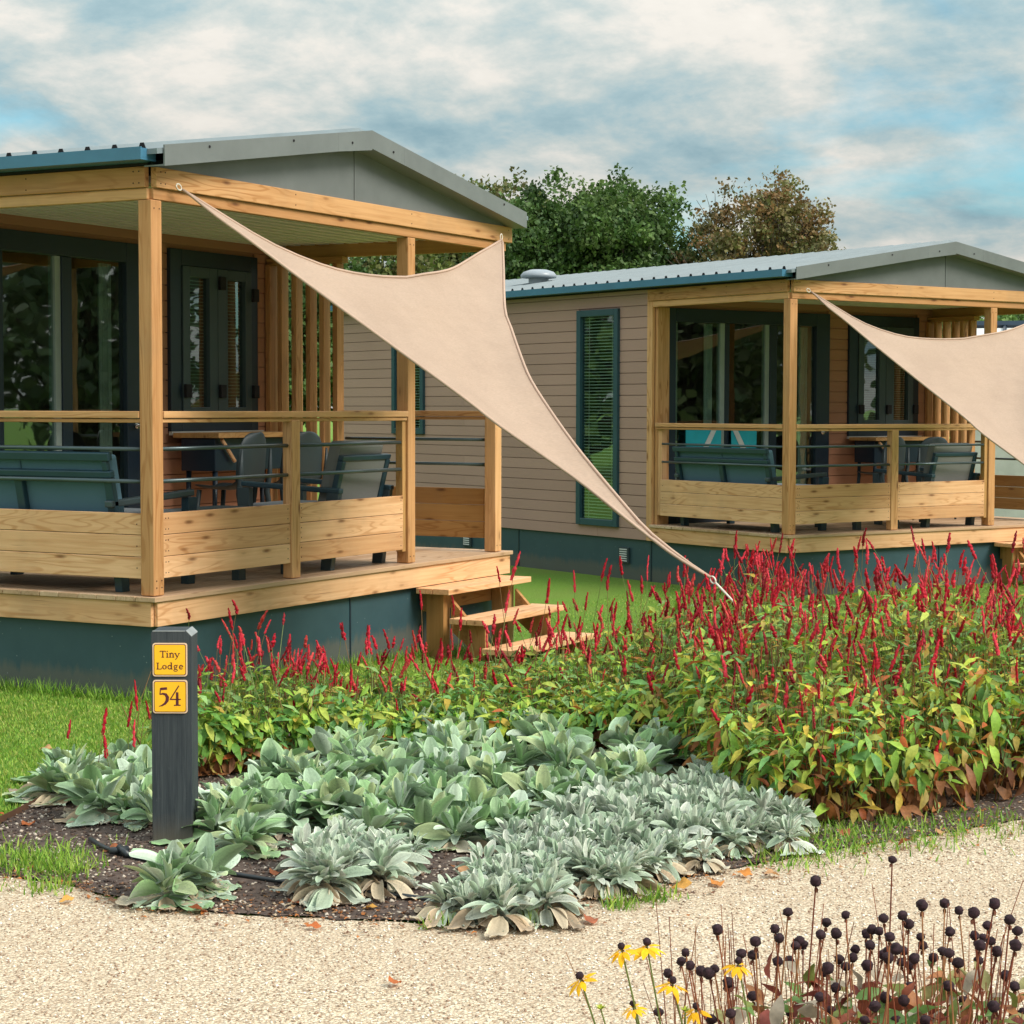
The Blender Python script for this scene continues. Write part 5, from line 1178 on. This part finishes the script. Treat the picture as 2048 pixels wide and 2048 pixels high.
tree('oak_tree', 1210, 91, 12.9, 5.0, 4.5, 76000, .165, DG, 0, 5, 'tallest dark green tree with full crown behind the far lodge', base_h=.1)
tree('oak_tree', 1300, 92, 10.2, 3.4, 3.5, 36000, .17, DG, .0, 14, 'low dark green tree at the right side of the big green crown', base_h=.1)
tree('autumn_tree', 1523, 90, 12.7, 4.3, 3.6, 42000, .14, AU, .12, 6, 'sparse brown autumn tree with bare limbs showing, right of the green crown', lobes=64, base_h=.22)
for k, (x, t_, lb) in enumerate(((700, 9.6, 'green tree seen under the nearest porch roof beside the slat screen'), (830, 9.8, 'green tree seen under the nearest porch roof right of the second post'), (560, 9.5, 'green tree behind the slat screen of the nearest porch'))):
    tree('autumn_tree' if k == 1 else 'oak_tree', x, 88, t_, 4.0, 4, 18000, .19, LG if k == 1 else DG, 0, 20+k, lb, base_h=.08)
for k, (x, t_, lb) in enumerate(((1960, 6.0, 'green tree seen under the farther porch roof left of its post'), (2080, 6.0, 'green tree at the right picture edge under the farther porch roof'))):
    tree('oak_tree', x, 80, t_, 4.0, 4, 18000, .19, DG*1.5, 0, 30+k, lb, base_h=.05)
# trees across the site road, seen mirrored in the panes
for k, (x, y, t_) in enumerate(((15, -19, 9), (21, -14, 10), (10, -22, 9), (26, -8, 9), (18, -25, 11), (6, -26, 10))):
    tree('roadside_tree', 0, 0, t_, 3.6, 3.6, 6000, .22, (DG*.8+.06 if k % 2 else LG*.8+.05), 0, 50+k, f'roadside tree mirrored in the lodge windows, outside the picture, {ORD[k]} of the row', base_h=.06, group='roadside trees', pos=(x, y))
for k, (x, y, t_) in enumerate(((11, 30, 8), (5, 33, 8.5), (0, 29, 8), (15, 35, 9))):
    tree('boundary_tree', 0, 0, t_, 3.8, 3.8, 6000, .26, DG*1.3, 0, 70+k, f'boundary tree behind the nearest lodge, mirrored in the tall side window, {ORD[k]} of four', base_h=.05, group='boundary trees', pos=(x, y))
# greenhouse-like porch roof far right
r = empty('glasshouse', (0, 0, 0)); a = hpos(1935, 700, 30); b = hpos(2120, 700, 30); gzz = -.15; dn = Vector((b.x-a.x, b.y-a.y, 0)).normalized(); m_ = Matrix(((dn.x, -dn.y, 0, a.x), (dn.y, dn.x, 0, a.y), (0, 0, 1, gzz), (0, 0, 0, 1)))
W_ = (b-a).xy.length
q = MB(); q.box(0, W_, 0, 3, 0, 2.4, m_); q.build('wall', 'far_wall', r)
q = MB(); q.add([m_ @ Vector(v) for v in ((-.1, -.3, 2.75), (W_+.1, -.3, 2.75), (W_+.1, 2.2, 3.10), (-.1, 2.2, 3.10), (-.1, -.3, 2.70), (W_+.1, -.3, 2.70), (W_+.1, 2.2, 3.05), (-.1, 2.2, 3.05))], [(0, 1, 2, 3), (7, 6, 5, 4), (0, 4, 5, 1), (3, 2, 6, 7), (0, 3, 7, 4), (1, 5, 6, 2)]); rf = q.build('roof', 'white_trim', r)
q = MB(); k = 0
while k*.5 < W_: 
    q.tube([m_ @ Vector((k*.5, -.33, 2.73)), m_ @ Vector((k*.5+.02, 2.2, 3.12))], .03, 5); k += 1
q.tube([m_ @ Vector((-.1, 2.2, 3.14)), m_ @ Vector((W_+.1, 2.2, 3.14))], .07, 5); q.build('roof_bars', 'anthracite', rf)
tag(r, 'pale glazed roof with dark bars at the right edge behind the farther porch', 'outbuilding')
exec_done = True
